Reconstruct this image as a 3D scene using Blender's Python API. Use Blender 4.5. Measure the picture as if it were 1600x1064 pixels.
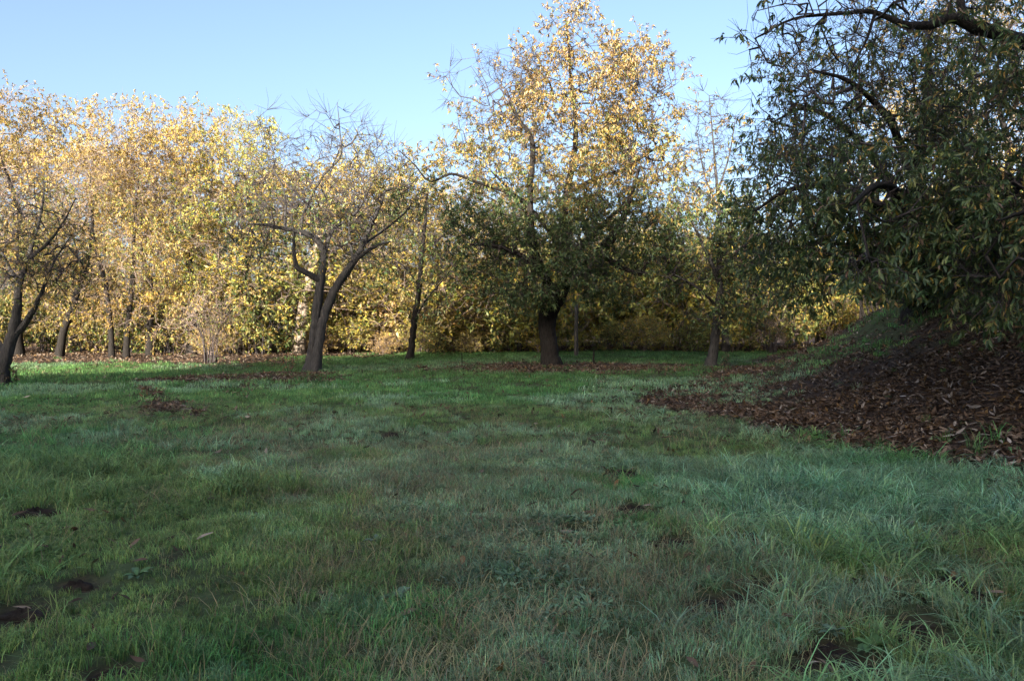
import bpy, math, random
import numpy as np
from mathutils import Vector, Matrix, Euler

for o in list(bpy.data.objects):
    bpy.data.objects.remove(o)
S = bpy.context.scene
C = S.collection
rng = np.random.default_rng(11)

# ------------------------------------------------------------------ camera, sky, sun, exposure
F = 1225.5                                   # focal length in pixels of the 1600 px wide photograph
PITCH = math.atan(35 / F)
EYE = 1.6
cam_d = bpy.data.cameras.new('camera')
cam_d.sensor_width = 23.5
cam_d.lens = 18.0
cam_d.clip_start = 0.05
cam_d.clip_end = 3000
cam = bpy.data.objects.new('camera', cam_d)
C.objects.link(cam)
cam.location = (0, 0, EYE)
cam.rotation_euler = (math.pi / 2 - PITCH, 0, 0)
S.camera = cam

SUN_EL, SUN_AZ = math.radians(16), math.radians(-20)   # the sun stands behind the camera, a little to its left
LDIR = Vector((-math.sin(SUN_AZ) * math.cos(SUN_EL), math.cos(SUN_AZ) * math.cos(SUN_EL), -math.sin(SUN_EL)))
world = bpy.data.worlds.new('World')
S.world = world
world.use_nodes = True
nt = world.node_tree
nt.nodes.clear()
sky = nt.nodes.new('ShaderNodeTexSky')
sky.sky_type = 'NISHITA'
sky.sun_disc = False
sky.sun_elevation = SUN_EL
sky.sun_rotation = math.pi - SUN_AZ
sky.altitude = 300
sky.air_density = 0.75
sky.dust_density = 5.5
sky.ozone_density = 1.4
bg = nt.nodes.new('ShaderNodeBackground')
bg.inputs['Strength'].default_value = 0.105
out = nt.nodes.new('ShaderNodeOutputWorld')
nt.links.new(sky.outputs[0], bg.inputs[0])
nt.links.new(bg.outputs[0], out.inputs[0])
sun_d = bpy.data.lights.new('sun', 'SUN')
sun_d.energy = 5.0
sun_d.angle = math.radians(0.5)
sun_d.color = (1.0, 0.91, 0.78)
sun = bpy.data.objects.new('sun', sun_d)
C.objects.link(sun)
sun.rotation_euler = LDIR.to_track_quat('-Z', 'Y').to_euler()
S.view_settings.view_transform = 'Standard'
S.view_settings.look = 'None'
S.view_settings.gamma = 1
S.view_settings.use_curve_mapping = False
S.view_settings.exposure = 2.0
S.render.engine = 'CYCLES'
S.cycles.max_bounces = 7
S.cycles.diffuse_bounces = 3
S.cycles.glossy_bounces = 2
S.cycles.transmission_bounces = 4
S.cycles.use_denoising = True
S.cycles.denoiser = 'OPENIMAGEDENOISE'
S.cycles.denoising_input_passes = 'RGB_ALBEDO_NORMAL'
S.cycles.denoising_prefilter = 'ACCURATE'
S.cycles.sample_clamp_indirect = 4.0

# ------------------------------------------------------------------ noise and terrain
def smooth(a, b, x):
    t = np.clip((np.asarray(x, float) - a) / (b - a), 0, 1)
    return t * t * (3 - 2 * t)

_perm = np.random.default_rng(5).random((256, 256))
def vnoise(x, y, s=1.0, off=0):
    x = np.asarray(x, float) / s + off * 17.31
    y = np.asarray(y, float) / s + off * 9.77
    xi, yi = np.floor(x).astype(int), np.floor(y).astype(int)
    fx, fy = x - xi, y - yi
    fx = fx * fx * (3 - 2 * fx); fy = fy * fy * (3 - 2 * fy)
    p = lambda i, j: _perm[i % 256, j % 256]
    a = p(xi, yi) * (1 - fx) + p(xi + 1, yi) * fx
    b = p(xi, yi + 1) * (1 - fx) + p(xi + 1, yi + 1) * fx
    return a * (1 - fy) + b * fy
def fbm(x, y, s=1.0, off=0, octs=4):
    v = 0; a = 0.5; t = 0
    for k in range(octs):
        v = v + a * vnoise(x, y, s, off + k); t += a
        a *= 0.5; s *= 0.5
    return v / t

BANK_Y = [-20, 0, 10, 15, 22, 28, 35, 45, 60]
BANK_X = [4.5, 4.8, 5.0, 5.6, 7.2, 10, 13, 18, 26]
def bank_u(x, y):
    return np.asarray(x, float) - np.interp(y, BANK_Y, BANK_X)
SOIL = []                                    # (x, y, radius) of the dug-over spots
def height(x, y):
    x = np.asarray(x, float); y = np.asarray(y, float)
    near = smooth(30, 12, np.hypot(x, y - 5))
    h = (fbm(x, y, 6, 3) - 0.5) * 0.22 + (fbm(x, y, 0.9, 8, 2) - 0.5) * 0.09 * near + (fbm(x, y, 0.35, 4, 1) - .5) * .022 * near
    h = h + 5.5 * smooth(-1.4, 10.6, bank_u(x, y)) * smooth(-25, -5, y) + ((fbm(x, y, 1.6, 20) - .5) * .75 + (fbm(x, y, 3.5, 24) - .5) * .9) * smooth(1.0, 3.5, bank_u(x, y))
    h = h + 13.0 * smooth(-9, -42, y)         # the hillside behind the camera
    h = h - 2.0 * smooth(48, 90, y) - 18 * smooth(80, 500, y) * 0.3
    return h
H0 = float(height(0, 0))
def hgt(x, y):
    return height(x, y) - H0
def at(px, py, d):
    """Place of the photograph's pixel (px, py) at d metres ahead of the camera."""
    c, s = math.cos(PITCH), math.sin(PITCH)
    u = -(py - 532) / F
    v = np.array([(px - 800) / F, c + u * s, -s + u * c])
    return v * (d / v[1]) + np.array([0, 0, EYE])
def ground_px(px, py):
    """Ground point seen at a pixel."""
    d = 3.0
    while d < 70:
        p = at(px, py, d)
        if p[2] <= hgt(p[0], p[1]):
            break
        d += 0.04
    return np.array([p[0], p[1], float(hgt(p[0], p[1]))])

for px, py, r in [(1112, 948, .16), (1152, 930, .10), (1212, 920, .16), (1480, 912, .20), (1520, 930, .14), (990, 800, .22),
                  (1170, 838, .16), (1300, 1025, .2), (1345, 1045, .16), (55, 803, .25), (172, 1056, .12), (38, 962, .18),
                  (612, 680, .22), (975, 745, .3), (1060, 850, .18), (1420, 985, .18), (120, 915, .14), (1380, 885, .12), (1240, 1045, .12), (905, 830, .14)]:
    g = ground_px(px, py); SOIL.append((g[0], g[1], r))

def soil_mask(x, y):
    m = np.zeros_like(np.asarray(x, float))
    wob = 0.6 + 0.8 * fbm(x, y, .18, 31, 2)
    for sx, sy, r in SOIL:
        m = np.maximum(m, smooth(1.3, 0.65, np.hypot((x - sx), (y - sy)) / (r * wob)))
    return m
# the lower edge of the leaf carpet on the bank, walked from near to far
_edge = sorted([tuple(ground_px(*q)[1::-1]) for q in ((1600, 748), (1450, 722), (1300, 692), (1150, 658), (1020, 628))])
EDGE_Y = [3] + [e[0] for e in _edge] + [_edge[-1][0] + 2.8, _edge[-1][0] + 6.5, 30, 60]
EDGE_X = [_edge[0][1] + .8] + [e[1] for e in _edge] + [3.6, 5.5, 10, 22]
def litter_mask(x, y):
    x = np.asarray(x, float); y = np.asarray(y, float)
    n = fbm(x, y, 1.3, 12) - 0.5
    n2 = fbm(x, y, .45, 14, 3) - 0.5
    u = x - np.interp(y, EDGE_Y, EDGE_X)
    bank = smooth(-0.55, 0.15, u + n * 1.3 + n2 * 0.8)
    weeds = smooth(1.2, 2.4, bank_u(x, y)) * smooth(11, 13.5, y) * smooth(24, 20, y)
    bank = bank * (1 - .6 * weeds * smooth(.38, .56, fbm(x, y, 1.1, 44, 3))) * (1 - .5 * smooth(13, 18, y) * smooth(26, 22, y) * smooth(.55, .45, fbm(x, y, 2.0, 41)))
    e = lambda cx, cy, rx, ry: smooth(1.25, 0.6, np.hypot((x - cx) / rx, (y - cy) / ry) + n * .7 + n2 * .5)
    cen = e(2.2, 25.6, 5.2, 2.5)
    left = np.maximum(e(-7.2, 20.6, 2.6, 1.7), e(-6.1, 22.6, 1.6, .8))
    t = np.clip((17.6 - y) / 5, 0, 1)
    left = np.maximum(left, smooth(.5, .15, np.abs(x - (-8.3 + 2.9 * t)) + n2 * .9) * smooth(12.3, 13.5, y) * smooth(19, 17.5, y))
    left = np.maximum(left, .5 * smooth(.5, .15, np.abs(x - (-6.2 + 2.2 * t)) + n2 * .9) * smooth(14.5, 15.5, y) * smooth(20, 18, y))
    far = smooth(25.2, 27.6, y + n * 3 + .25 * (x + 12)) * smooth(-7.0, -9.5, x + n * 3)
    far = np.maximum(far, smooth(31.5, 33.5, y + n * 4) * smooth(-4, -7, x))
    far = np.maximum(far, smooth(35.5, 37, y + n * 3))
    return np.clip(np.maximum.reduce([bank, cen * .95, left * .9, far]), 0, 1)

# ------------------------------------------------------------------ materials
def new_mat(name):
    m = bpy.data.materials.new(name); m.use_nodes = True
    t = m.node_tree; t.nodes.clear()
    o = t.nodes.new('ShaderNodeOutputMaterial')
    return m, t, o
def leaf_mat(name, attr='tint', instancer=False, transl=0.35, rough=0.5, spec=0.35, huevar=0.0):
    m, t, o = new_mat(name)
    a = t.nodes.new('ShaderNodeAttribute'); a.attribute_name = attr
    if instancer: a.attribute_type = 'INSTANCER'
    col = a.outputs['Color']
    if instancer:
        bl = t.nodes.new('ShaderNodeAttribute'); bl.attribute_name = 'blade'
        mm = t.nodes.new('ShaderNodeMix'); mm.data_type = 'RGBA'; mm.blend_type = 'MULTIPLY'; mm.inputs[0].default_value = 1
        t.links.new(col, mm.inputs[6]); t.links.new(bl.outputs['Color'], mm.inputs[7]); col = mm.outputs[2]
    if huevar:
        oi = t.nodes.new('ShaderNodeObjectInfo')
        mr = t.nodes.new('ShaderNodeMapRange'); mr.inputs[3].default_value = 0.5 - huevar * .2; mr.inputs[4].default_value = 0.5 + huevar
        t.links.new(oi.outputs['Random'], mr.inputs[0])
        mv = t.nodes.new('ShaderNodeMapRange'); mv.inputs[3].default_value = .68; mv.inputs[4].default_value = 1.10
        fr = t.nodes.new('ShaderNodeMath'); fr.operation = 'FRACT'; ml = t.nodes.new('ShaderNodeMath'); ml.operation = 'MULTIPLY'; ml.inputs[1].default_value = 7.31
        t.links.new(oi.outputs['Random'], ml.inputs[0]); t.links.new(ml.outputs[0], fr.inputs[0]); t.links.new(fr.outputs[0], mv.inputs[0])
        hs = t.nodes.new('ShaderNodeHueSaturation')
        t.links.new(mv.outputs[0], hs.inputs['Value'])
        t.links.new(mr.outputs[0], hs.inputs['Hue']); t.links.new(col, hs.inputs['Color'])
        col = hs.outputs[0]
    p = t.nodes.new('ShaderNodeBsdfPrincipled'); p.inputs['Roughness'].default_value = rough; p.inputs['Specular IOR Level'].default_value = spec
    tr = t.nodes.new('ShaderNodeBsdfTranslucent')
    mx = t.nodes.new('ShaderNodeMixShader'); mx.inputs[0].default_value = transl
    t.links.new(col, p.inputs['Base Color']); t.links.new(col, tr.inputs['Color'])
    t.links.new(p.outputs[0], mx.inputs[1]); t.links.new(tr.outputs[0], mx.inputs[2]); t.links.new(mx.outputs[0], o.inputs[0])
    return m
def noise_mat(name, c1, c2, scale=8, detail=6, rough=.9, bump=.4, stretch=None, c3=None):
    m, t, o = new_mat(name)
    tc = t.nodes.new('ShaderNodeTexCoord'); mp = t.nodes.new('ShaderNodeMapping')
    if stretch: mp.inputs['Scale'].default_value = stretch
    n = t.nodes.new('ShaderNodeTexNoise'); n.inputs['Scale'].default_value = scale; n.inputs['Detail'].default_value = detail; n.inputs['Roughness'].default_value = .65
    cr = t.nodes.new('ShaderNodeValToRGB')
    cr.color_ramp.elements[0].position = .32; cr.color_ramp.elements[0].color = (*c1, 1)
    cr.color_ramp.elements[1].position = .68; cr.color_ramp.elements[1].color = (*c2, 1)
    if c3:
        e = cr.color_ramp.elements.new(.8); e.color = (*c3, 1)
    b = t.nodes.new('ShaderNodeBump'); b.inputs['Strength'].default_value = bump; b.inputs['Distance'].default_value = .03
    p = t.nodes.new('ShaderNodeBsdfPrincipled'); p.inputs['Roughness'].default_value = rough; p.inputs['Specular IOR Level'].default_value = .2
    L = t.links.new
    L(tc.outputs['Object'], mp.inputs[0]); L(mp.outputs[0], n.inputs[0]); L(n.outputs[0], cr.inputs[0]); L(cr.outputs[0], p.inputs['Base Color'])
    L(n.outputs[0], b.inputs['Height']); L(b.outputs[0], p.inputs['Normal']); L(p.outputs[0], o.inputs[0])
    return m
M_BARK = noise_mat('bark_grey', (.022, .021, .021), (.085, .08, .076), 11, 9, bump=1.0, stretch=(3, 3, .5), c3=(.17, .165, .15))
M_BARK_DARK = noise_mat('bark_dark', (.008, .007, .006), (.03, .026, .023), 9, 9, bump=1.0, stretch=(3, 3, .5))
M_BARK_PALE = noise_mat('bark_pale', (.13, .10, .075), (.33, .27, .21), 7, 8, bump=.8, stretch=(3, 3, .6))
M_TWIG = noise_mat('twig_bark', (.032, .027, .027), (.085, .072, .072), 6, 3, bump=.2)
M_TWIG_PALE = noise_mat('twig_bark_pale', (.15, .11, .09), (.32, .25, .21), 6, 3, bump=.2)
M_LEAF = leaf_mat('chestnut_leaf', huevar=0, rough=.42, spec=.5)
M_LEAF_FAR = leaf_mat('chestnut_leaf_far', huevar=.028, rough=.45, spec=.4)
M_GRASS = leaf_mat('grass_blade', instancer=True, transl=.38, rough=.5, spec=.15)
M_LITTER = leaf_mat('fallen_leaf', instancer=True, transl=.1, rough=.6, spec=.2)
M_FALLEN = leaf_mat('fallen_leaf_single', transl=.1, rough=.5, spec=.4)
M_SOIL = noise_mat('dug_soil', (.012, .009, .007), (.048, .035, .026), 22, 10, bump=1.0)
M_WOOD = noise_mat('weathered_wood', (.06, .05, .045), (.17, .15, .13), 10, 6, bump=.5, stretch=(4, 4, .4))

# ground: soil, moss and leaf mould under the grass
def ground_mat():
    m, t, o = new_mat('ground_soil')
    L = t.links.new
    tc = t.nodes.new('ShaderNodeTexCoord')
    def noise(s, d=6):
        n = t.nodes.new('ShaderNodeTexNoise'); n.inputs['Scale'].default_value = s; n.inputs['Detail'].default_value = d; L(tc.outputs['Object'], n.inputs[0]); return n
    def ramp(n, stops):
        r = t.nodes.new('ShaderNodeValToRGB'); e = r.color_ramp.elements
        e[0].position, e[0].color = stops[0][0], (*stops[0][1], 1); e[1].position, e[1].color = stops[-1][0], (*stops[-1][1], 1)
        for p, c in stops[1:-1]:
            q = e.new(p); q.color = (*c, 1)
        L(n.outputs[0], r.inputs[0]); return r
    g = ramp(noise(3.5, 10), [(.3, (.045, .045, .024)), (.5, (.06, .085, .036)), (.7, (.085, .115, .05))])
    l = ramp(noise(16, 8), [(.3, (.020, .014, .011)), (.5, (.048, .033, .025)), (.7, (.095, .07, .055))])
    s = ramp(noise(20, 8), [(.3, (.018, .013, .009)), (.7, (.07, .048, .034))])
    a = t.nodes.new('ShaderNodeAttribute'); a.attribute_name = 'litter'
    b = t.nodes.new('ShaderNodeAttribute'); b.attribute_name = 'soil'
    m1 = t.nodes.new('ShaderNodeMix'); m1.data_type = 'RGBA'; L(a.outputs['Fac'], m1.inputs[0]); L(g.outputs[0], m1.inputs[6]); L(l.outputs[0], m1.inputs[7])
    m2 = t.nodes.new('ShaderNodeMix'); m2.data_type = 'RGBA'; L(b.outputs['Fac'], m2.inputs[0]); L(m1.outputs[2], m2.inputs[6]); L(s.outputs[0], m2.inputs[7])
    bp = t.nodes.new('ShaderNodeBump'); bp.inputs['Strength'].default_value = .8; bp.inputs['Distance'].default_value = .04; L(noise(24, 8).outputs[0], bp.inputs['Height'])
    p = t.nodes.new('ShaderNodeBsdfPrincipled'); p.inputs['Roughness'].default_value = .95; p.inputs['Specular IOR Level'].default_value = .1
    L(m2.outputs[2], p.inputs['Base Color']); L(bp.outputs[0], p.inputs['Normal']); L(p.outputs[0], o.inputs[0])
    return m
M_GROUND = ground_mat()

# ------------------------------------------------------------------ mesh helpers
def make_mesh(name, verts, faces, mat, col=None, smooth_shade=False, cname='tint'):
    """faces: list of (n, k) index arrays."""
    me = bpy.data.meshes.new(name)
    verts = np.asarray(verts, np.float32)
    me.vertices.add(len(verts)); me.vertices.foreach_set('co', verts.ravel())
    loops = np.concatenate([f.ravel() for f in faces]).astype(np.int32)
    sizes = np.concatenate([np.full(len(f), f.shape[1]) for f in faces]).astype(np.int32)
    me.loops.add(len(loops)); me.loops.foreach_set('vertex_index', loops)
    me.polygons.add(len(sizes))
    st = np.concatenate([[0], np.cumsum(sizes)[:-1]]).astype(np.int32)
    me.polygons.foreach_set('loop_start', st)
    if col is not None:
        a = me.attributes.new(cname, 'FLOAT_COLOR', 'POINT')
        c = np.ones((len(verts), 4), np.float32); c[:, :3] = col
        a.data.foreach_set('color', c.ravel())
    me.materials.append(mat)
    me.update(calc_edges=True)
    if smooth_shade:
        me.polygons.foreach_set('use_smooth', np.ones(len(sizes), bool))
    return me
def link(name, me, parent=None, kind=None, label=None):
    o = bpy.data.objects.new(name, me); C.objects.link(o)
    if parent is not None: o.parent = parent
    if kind: o['kind'] = kind
    if label: o['label'] = label
    return o
def thing(name, loc, label, cat, group=None, mesh=None):
    o = bpy.data.objects.new(name, mesh); C.objects.link(o)
    o.location = loc; o['label'] = label; o['category'] = cat
    if group: o['group'] = group
    if mesh is None: o.empty_display_size = .3
    return o
def copy_tree(root):
    c = root.copy(); C.objects.link(c)
    for ch in list(root.children):
        d = ch.copy(); C.objects.link(d); d.parent = c
    return c
def norm(v):
    return v / np.maximum(np.linalg.norm(v, axis=-1, keepdims=True), 1e-9)
def catmull(pts, step):
    """Resample rows (x, y, z, r) along a smooth curve."""
    P = np.asarray(pts, float)
    P = np.vstack([2 * P[0] - P[1], P, 2 * P[-1] - P[-2]])
    res = []
    for i in range(1, len(P) - 2):
        p0, p1, p2, p3 = P[i - 1:i + 3]
        n = max(2, int(np.linalg.norm(p2[:3] - p1[:3]) / step))
        t = np.linspace(0, 1, n, endpoint=False)[:, None]
        res.append(.5 * ((2 * p1) + (-p0 + p2) * t + (2 * p0 - 5 * p1 + 4 * p2 - p3) * t ** 2 + (-p0 + 3 * p1 - 3 * p2 + p3) * t ** 3))
    res.append(P[-2][None])
    R = np.vstack(res); R[:, 3] = np.maximum(R[:, 3], .004)
    return R
class Tubes:
    def __init__(self): self.v = []; self.f = []; self.n = 0
    def add(self, P, R, sides, lump=None):
        """one tube along P (n,3) with radii R (n,)."""
        n = len(P)
        T = np.gradient(P, axis=0); T = norm(T)
        mean = norm(P[-1] - P[0])
        ref = np.eye(3)[np.argmin(np.abs(mean))]
        U = norm(np.cross(T, ref)); V = np.cross(T, U)
        a = np.arange(sides) / sides * 2 * math.pi
        rad = R[:, None] * np.ones(sides)
        if lump is not None: rad = rad * lump(P, a)
        ring = P[:, None] + rad[..., None] * (np.cos(a)[None, :, None] * U[:, None] + np.sin(a)[None, :, None] * V[:, None])
        i = np.arange(n - 1)[:, None] * sides; j = np.arange(sides)[None]
        k = (j + 1) % sides
        q = np.stack([i + j, i + k, i + sides + k, i + sides + j], -1).reshape(-1, 4) + self.n
        self.v.append(ring.reshape(-1, 3)); self.f.append(q); self.n += n * sides
        cap = (np.arange(sides)[None] + self.n - sides)
        self.f.append(cap)
    def mesh(self, name, mat, smooth_shade=True):
        by = {}
        for f in self.f: by.setdefault(f.shape[1], []).append(f)
        return make_mesh(name, np.vstack(self.v), [np.vstack(x) for x in by.values()], mat, None, smooth_shade)

# ------------------------------------------------------------------ tree generator
PAL = {
    'tan':   (.46, .32, .125), 'buff': (.53, .41, .21), 'gold': (.54, .38, .07), 'ochre': (.38, .25, .07), 'rust': (.25, .12, .05),
    'lime':  (.40, .38, .10), 'olive': (.19, .21, .065), 'green': (.085, .135, .045), 'dark': (.058, .098, .040), 'brown': (.17, .11, .07),
}
def palette(weights, n, r):
    names = list(weights); w = np.array([weights[k] for k in names], float); w /= w.sum()
    c = np.array([PAL[k] for k in names])[r.choice(len(names), n, p=w)]
    return c * r.uniform(.75, 1.25, (n, 1)) * r.uniform(.93, 1.07, (n, 3))

def leaf_geometry(B, D, N, L, W, col, detail):
    """Folded lanceolate leaves: base, direction, normal, length, width."""
    D = norm(D); Sd = norm(np.cross(D, N)); N = np.cross(Sd, D)
    n = len(B); L = L[:, None]; W = W[:, None]
    if detail == 0:
        mid = B + D * L * .45
        tip = B + D * L - N * L * .10
        up = N * W * .25
        V = np.stack([B, mid + Sd * W * .5 + up, tip, mid - Sd * W * .5 + up], 1)
        i = np.arange(n)[:, None] * 4
        T = np.vstack([i + np.array([[0, 1, 2]]), i + np.array([[0, 2, 3]])])
        k = 4
    else:
        m1 = B + D * L * .32; m2 = B + D * L * .68 - N * L * .06; tip = B + D * L - N * L * .2
        up = N * W * .22
        V = np.stack([B, m1 + Sd * W * .45 + up, m1, m1 - Sd * W * .45 + up, m2 + Sd * W * .42 + up, m2, m2 - Sd * W * .42 + up, tip], 1)
        i = np.arange(n)[:, None] * 8
        T = np.vstack([i + np.array([t]) for t in [[0, 2, 1], [0, 3, 2], [1, 2, 5], [1, 5, 4], [2, 3, 6], [2, 6, 5], [4, 5, 7], [5, 6, 7]]])
        k = 8
    return V.reshape(-1, 3), T, np.repeat(col, k, 0)

class Tree:
    """A skeleton from hand-laid limbs, filled out by boughs that grow to points sampled in the crown's lobes."""
    def __init__(self, seed, base):
        self.r = np.random.default_rng(seed); self.base = np.asarray(base, float)
        self.pos = np.zeros((0, 3)); self.par = []; self.rad0 = []; self.limbs = []
    def limb(self, pts, trunk=False, step=.16):
        P = catmull(pts, step)
        P[1:-1, :3] += self.r.normal(0, 1, (len(P) - 2, 3)) * np.where(P[1:-1, 3:4] > .11, .010, np.minimum(P[1:-1, 3:4] * .10, .03))
        s = len(self.par)
        if s:
            near = int(np.argmin(np.linalg.norm(self.pos - P[0, :3], axis=1)))
        for i, p in enumerate(P):
            self.par.append((near if s else -1) if i == 0 else s + i - 1); self.rad0.append(p[3])
        self.pos = np.vstack([self.pos, P[:, :3]])
        self.limbs.append((trunk, P))
    def lobes(self, lobes):
        """lobes: (centre, radii, count)"""
        T = []
        for c, rad, n in lobes:
            v = norm(self.r.normal(size=(n, 3))) * (self.r.random((n, 1)) ** .45)
            T.append(np.asarray(c) + v * np.asarray(rad))
        return np.vstack(T)
    def grow(self, targets, step=.28, bend=.35, skip=.12, r0=.007):
        r = self.r
        nl = len(self.par)
        thin = np.array(self.rad0) < .30
        d0 = np.min(np.linalg.norm(targets[:, None] - self.pos[None, ::2], axis=2), axis=1)
        cap = nl + len(targets) * 14
        P = np.zeros((cap, 3)); P[:nl] = self.pos; n = nl
        D = np.zeros((cap, 3)); par = list(self.par)
        for i in range(nl):
            if par[i] >= 0: D[i] = P[i] - P[par[i]]
        D[:nl] = norm(D[:nl])
        pen = np.zeros(cap); pen[:nl] = np.where(thin, 0, 1.2)
        for k in np.argsort(d0):
            t = targets[k]
            dd = np.linalg.norm(P[:n] - t, axis=1) + pen[:n]
            j = int(np.argmin(dd)); dist = float(np.linalg.norm(t - P[j]))
            if dist < skip: continue
            m = max(1, int(dist / step))
            s = np.linspace(0, 1, m + 1)[1:, None]
            ctrl = P[j] + D[j] * dist * bend + np.array([0, 0, .12 * dist])
            Q = (1 - s) ** 2 * P[j] + 2 * s * (1 - s) * ctrl + s ** 2 * t + r.normal(0, .05, (m, 3)) * step
            m = min(m, cap - n)
            for q in range(m):
                par.append(j if q == 0 else n + q - 1)
            P[n:n + m] = Q[:m]
            D[n:n + m] = norm(np.diff(np.vstack([P[j], Q[:m]]), axis=0))
            n += m
        self.pos = P[:n]; self.dir = D[:n]; self.par = par; self.nl = nl
        # pipe-model radii
        a = np.zeros(n); p = 2.25
        kids = np.zeros(n, int)
        for i in range(n - 1, -1, -1):
            if kids[i] == 0: a[i] = r0 ** p
            if par[i] >= 0: a[par[i]] += a[i]; kids[par[i]] += 1
        self.rad = a ** (1 / p); self.kids = kids
    def branches(self, sides_big=6):
        """mesh of all grown boughs"""
        tb = Tubes(); par = np.array(self.par); n = len(par)
        best = np.full(n, -1)
        order = np.argsort(self.rad)
        best[par[order[par[order] >= 0]]] = order[par[order] >= 0]      # the thickest child comes last
        best[:self.nl] = -2
        for i in range(self.nl, n):
            p = par[i]
            if p >= self.nl and best[p] == i: continue                   # inside another chain
            ch = [p, i]
            while best[ch[-1]] >= 0: ch.append(best[ch[-1]])
            P = self.pos[ch]; R = self.rad[ch].copy(); R[0] = R[1]; R[-1] *= .6
            tb.add(P, R, 6 if R[0] > .05 else (4 if R[0] > .02 else 3))
        return tb
    def twigs(self, tb, per_tip, length, up=.25, extra=0.0, spread=.8, rad=.0045):
        """fine twigs at the ends; returns bases/dirs along them for leaves"""
        r = self.r
        tips = np.where(self.kids[self.nl:] == 0)[0] + self.nl
        thin = np.where(self.rad[self.nl:] < .02)[0] + self.nl
        idx = np.concatenate([np.repeat(tips, per_tip), r.choice(thin, int(len(thin) * extra))]) if len(thin) else np.repeat(tips, per_tip)
        n = len(idx)
        B = self.pos[idx]; D = norm(self.dir[idx] + r.normal(0, spread, (n, 3)) * .8 + np.array([0, 0, up]))
        Ln = length * r.uniform(.5, 1.25, n)
        side = norm(np.cross(D, r.normal(size=(n, 3))))
        M = B + D * Ln[:, None] * .5 + side * Ln[:, None] * .07
        E = B + D * Ln[:, None] + np.array([0, 0, 1.0]) * (Ln * r.uniform(-.1, .16, n))[:, None]
        U = norm(np.cross(D, [.3, .5, .8])); V = np.cross(D, U)
        rings = []
        for Pt, rr in ((B, 1), (M, .8), (E, .4)):
            for k in range(3):
                a = k * 2.094
                rings.append(Pt + rad * rr * (math.cos(a) * U + math.sin(a) * V))
        W = np.stack(rings, 1).reshape(-1, 3)
        q = []
        for s in (0, 3):
            for k in range(3):
                k2 = (k + 1) % 3
                q.append([s + k, s + k2, s + 3 + k2, s + 3 + k])
        q = (np.arange(n)[:, None, None] * 9 + np.array(q)[None]).reshape(-1, 4) + tb.n
        tb.v.append(W); tb.f.append(q); tb.n += n * 9
        self.tw = (B, M, E, D, Ln)
        return self.tw
    def leaves(self, prob, per_tip, along, size, wts, droop=.45, ratio=.30):
        """leaf arrays; prob(P) and wts(P) depend on the place in the crown"""
        r = self.r
        B, M, E, D, Ln = self.tw
        keep = r.random(len(B)) < prob(E)
        B, M, E, D = B[keep], M[keep], E[keep], D[keep]
        n = len(B)
        st = [np.repeat(E, per_tip, 0)]; dr = [np.repeat(D, per_tip, 0)]
        for k in range(along):
            f = r.uniform(.2, .95, (n, 1)); st.append(np.where(f < .5, B + (M - B) * f * 2, M + (E - M) * (f - .5) * 2)); dr.append(D)
        P = np.vstack(st); Dd = np.vstack(dr); m = len(P)
        P = P + r.normal(0, .012, P.shape)
        ld = norm(Dd * .5 + r.normal(size=(m, 3)) * .75 + np.array([0, 0, -droop]))
        nn = norm(np.array([0, 0, 1.0]) + r.normal(size=(m, 3)) * .55)
        L = size * r.uniform(.6, 1.25, m); W = L * ratio * r.uniform(.8, 1.2, m)
        groups = wts(P)
        col = np.zeros((m, 3))
        for mask, w in groups:
            if mask.any(): col[mask] = palette(w, int(mask.sum()), r)
        return P, ld, nn, L, W, col
    def build(self, root, bark, twig_mat, leaf_mat_, leaf, detail=0, tb=None, sides=16, nleafparts=0, limb_mat=None):
        b = self.base
        ridge_ph = self.r.random(8) * 6.28
        for k, (is_trunk, P) in enumerate(self.limbs):
            t = Tubes()
            def lump(Q, a, P=P, is_trunk=is_trunk):
                z = Q[:, 2:3] - b[2]
                l = 1 + .07 * np.sin(5 * a[None] + 3 * z + ridge_ph[0]) + .05 * np.sin(9 * a[None] - 4 * z + ridge_ph[1]) + .03 * np.sin(2 * a[None] + 2.5 * z + ridge_ph[2]) + .05 * np.abs(np.sin(6.5 * a[None] + .8 * np.sin(2.2 * z) + ridge_ph[3]))
                if is_trunk:
                    l = l * (1 + np.exp(-np.maximum(z, 0) / .22) * (.28 + .22 * np.sin(4 * a[None] + ridge_ph[5])))
                return l
            t.add(P[:, :3] - b, P[:, 3], sides if P[0, 3] > .06 else 8, lump)
            link('trunk' if is_trunk else 'limb', t.mesh('trunk' if is_trunk else 'limb', bark), root)
        if tb is not None and tb.n:
            tb.v = [v - b for v in tb.v]
            link('branches', tb.mesh('branches', twig_mat), root, 'stuff')
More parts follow.
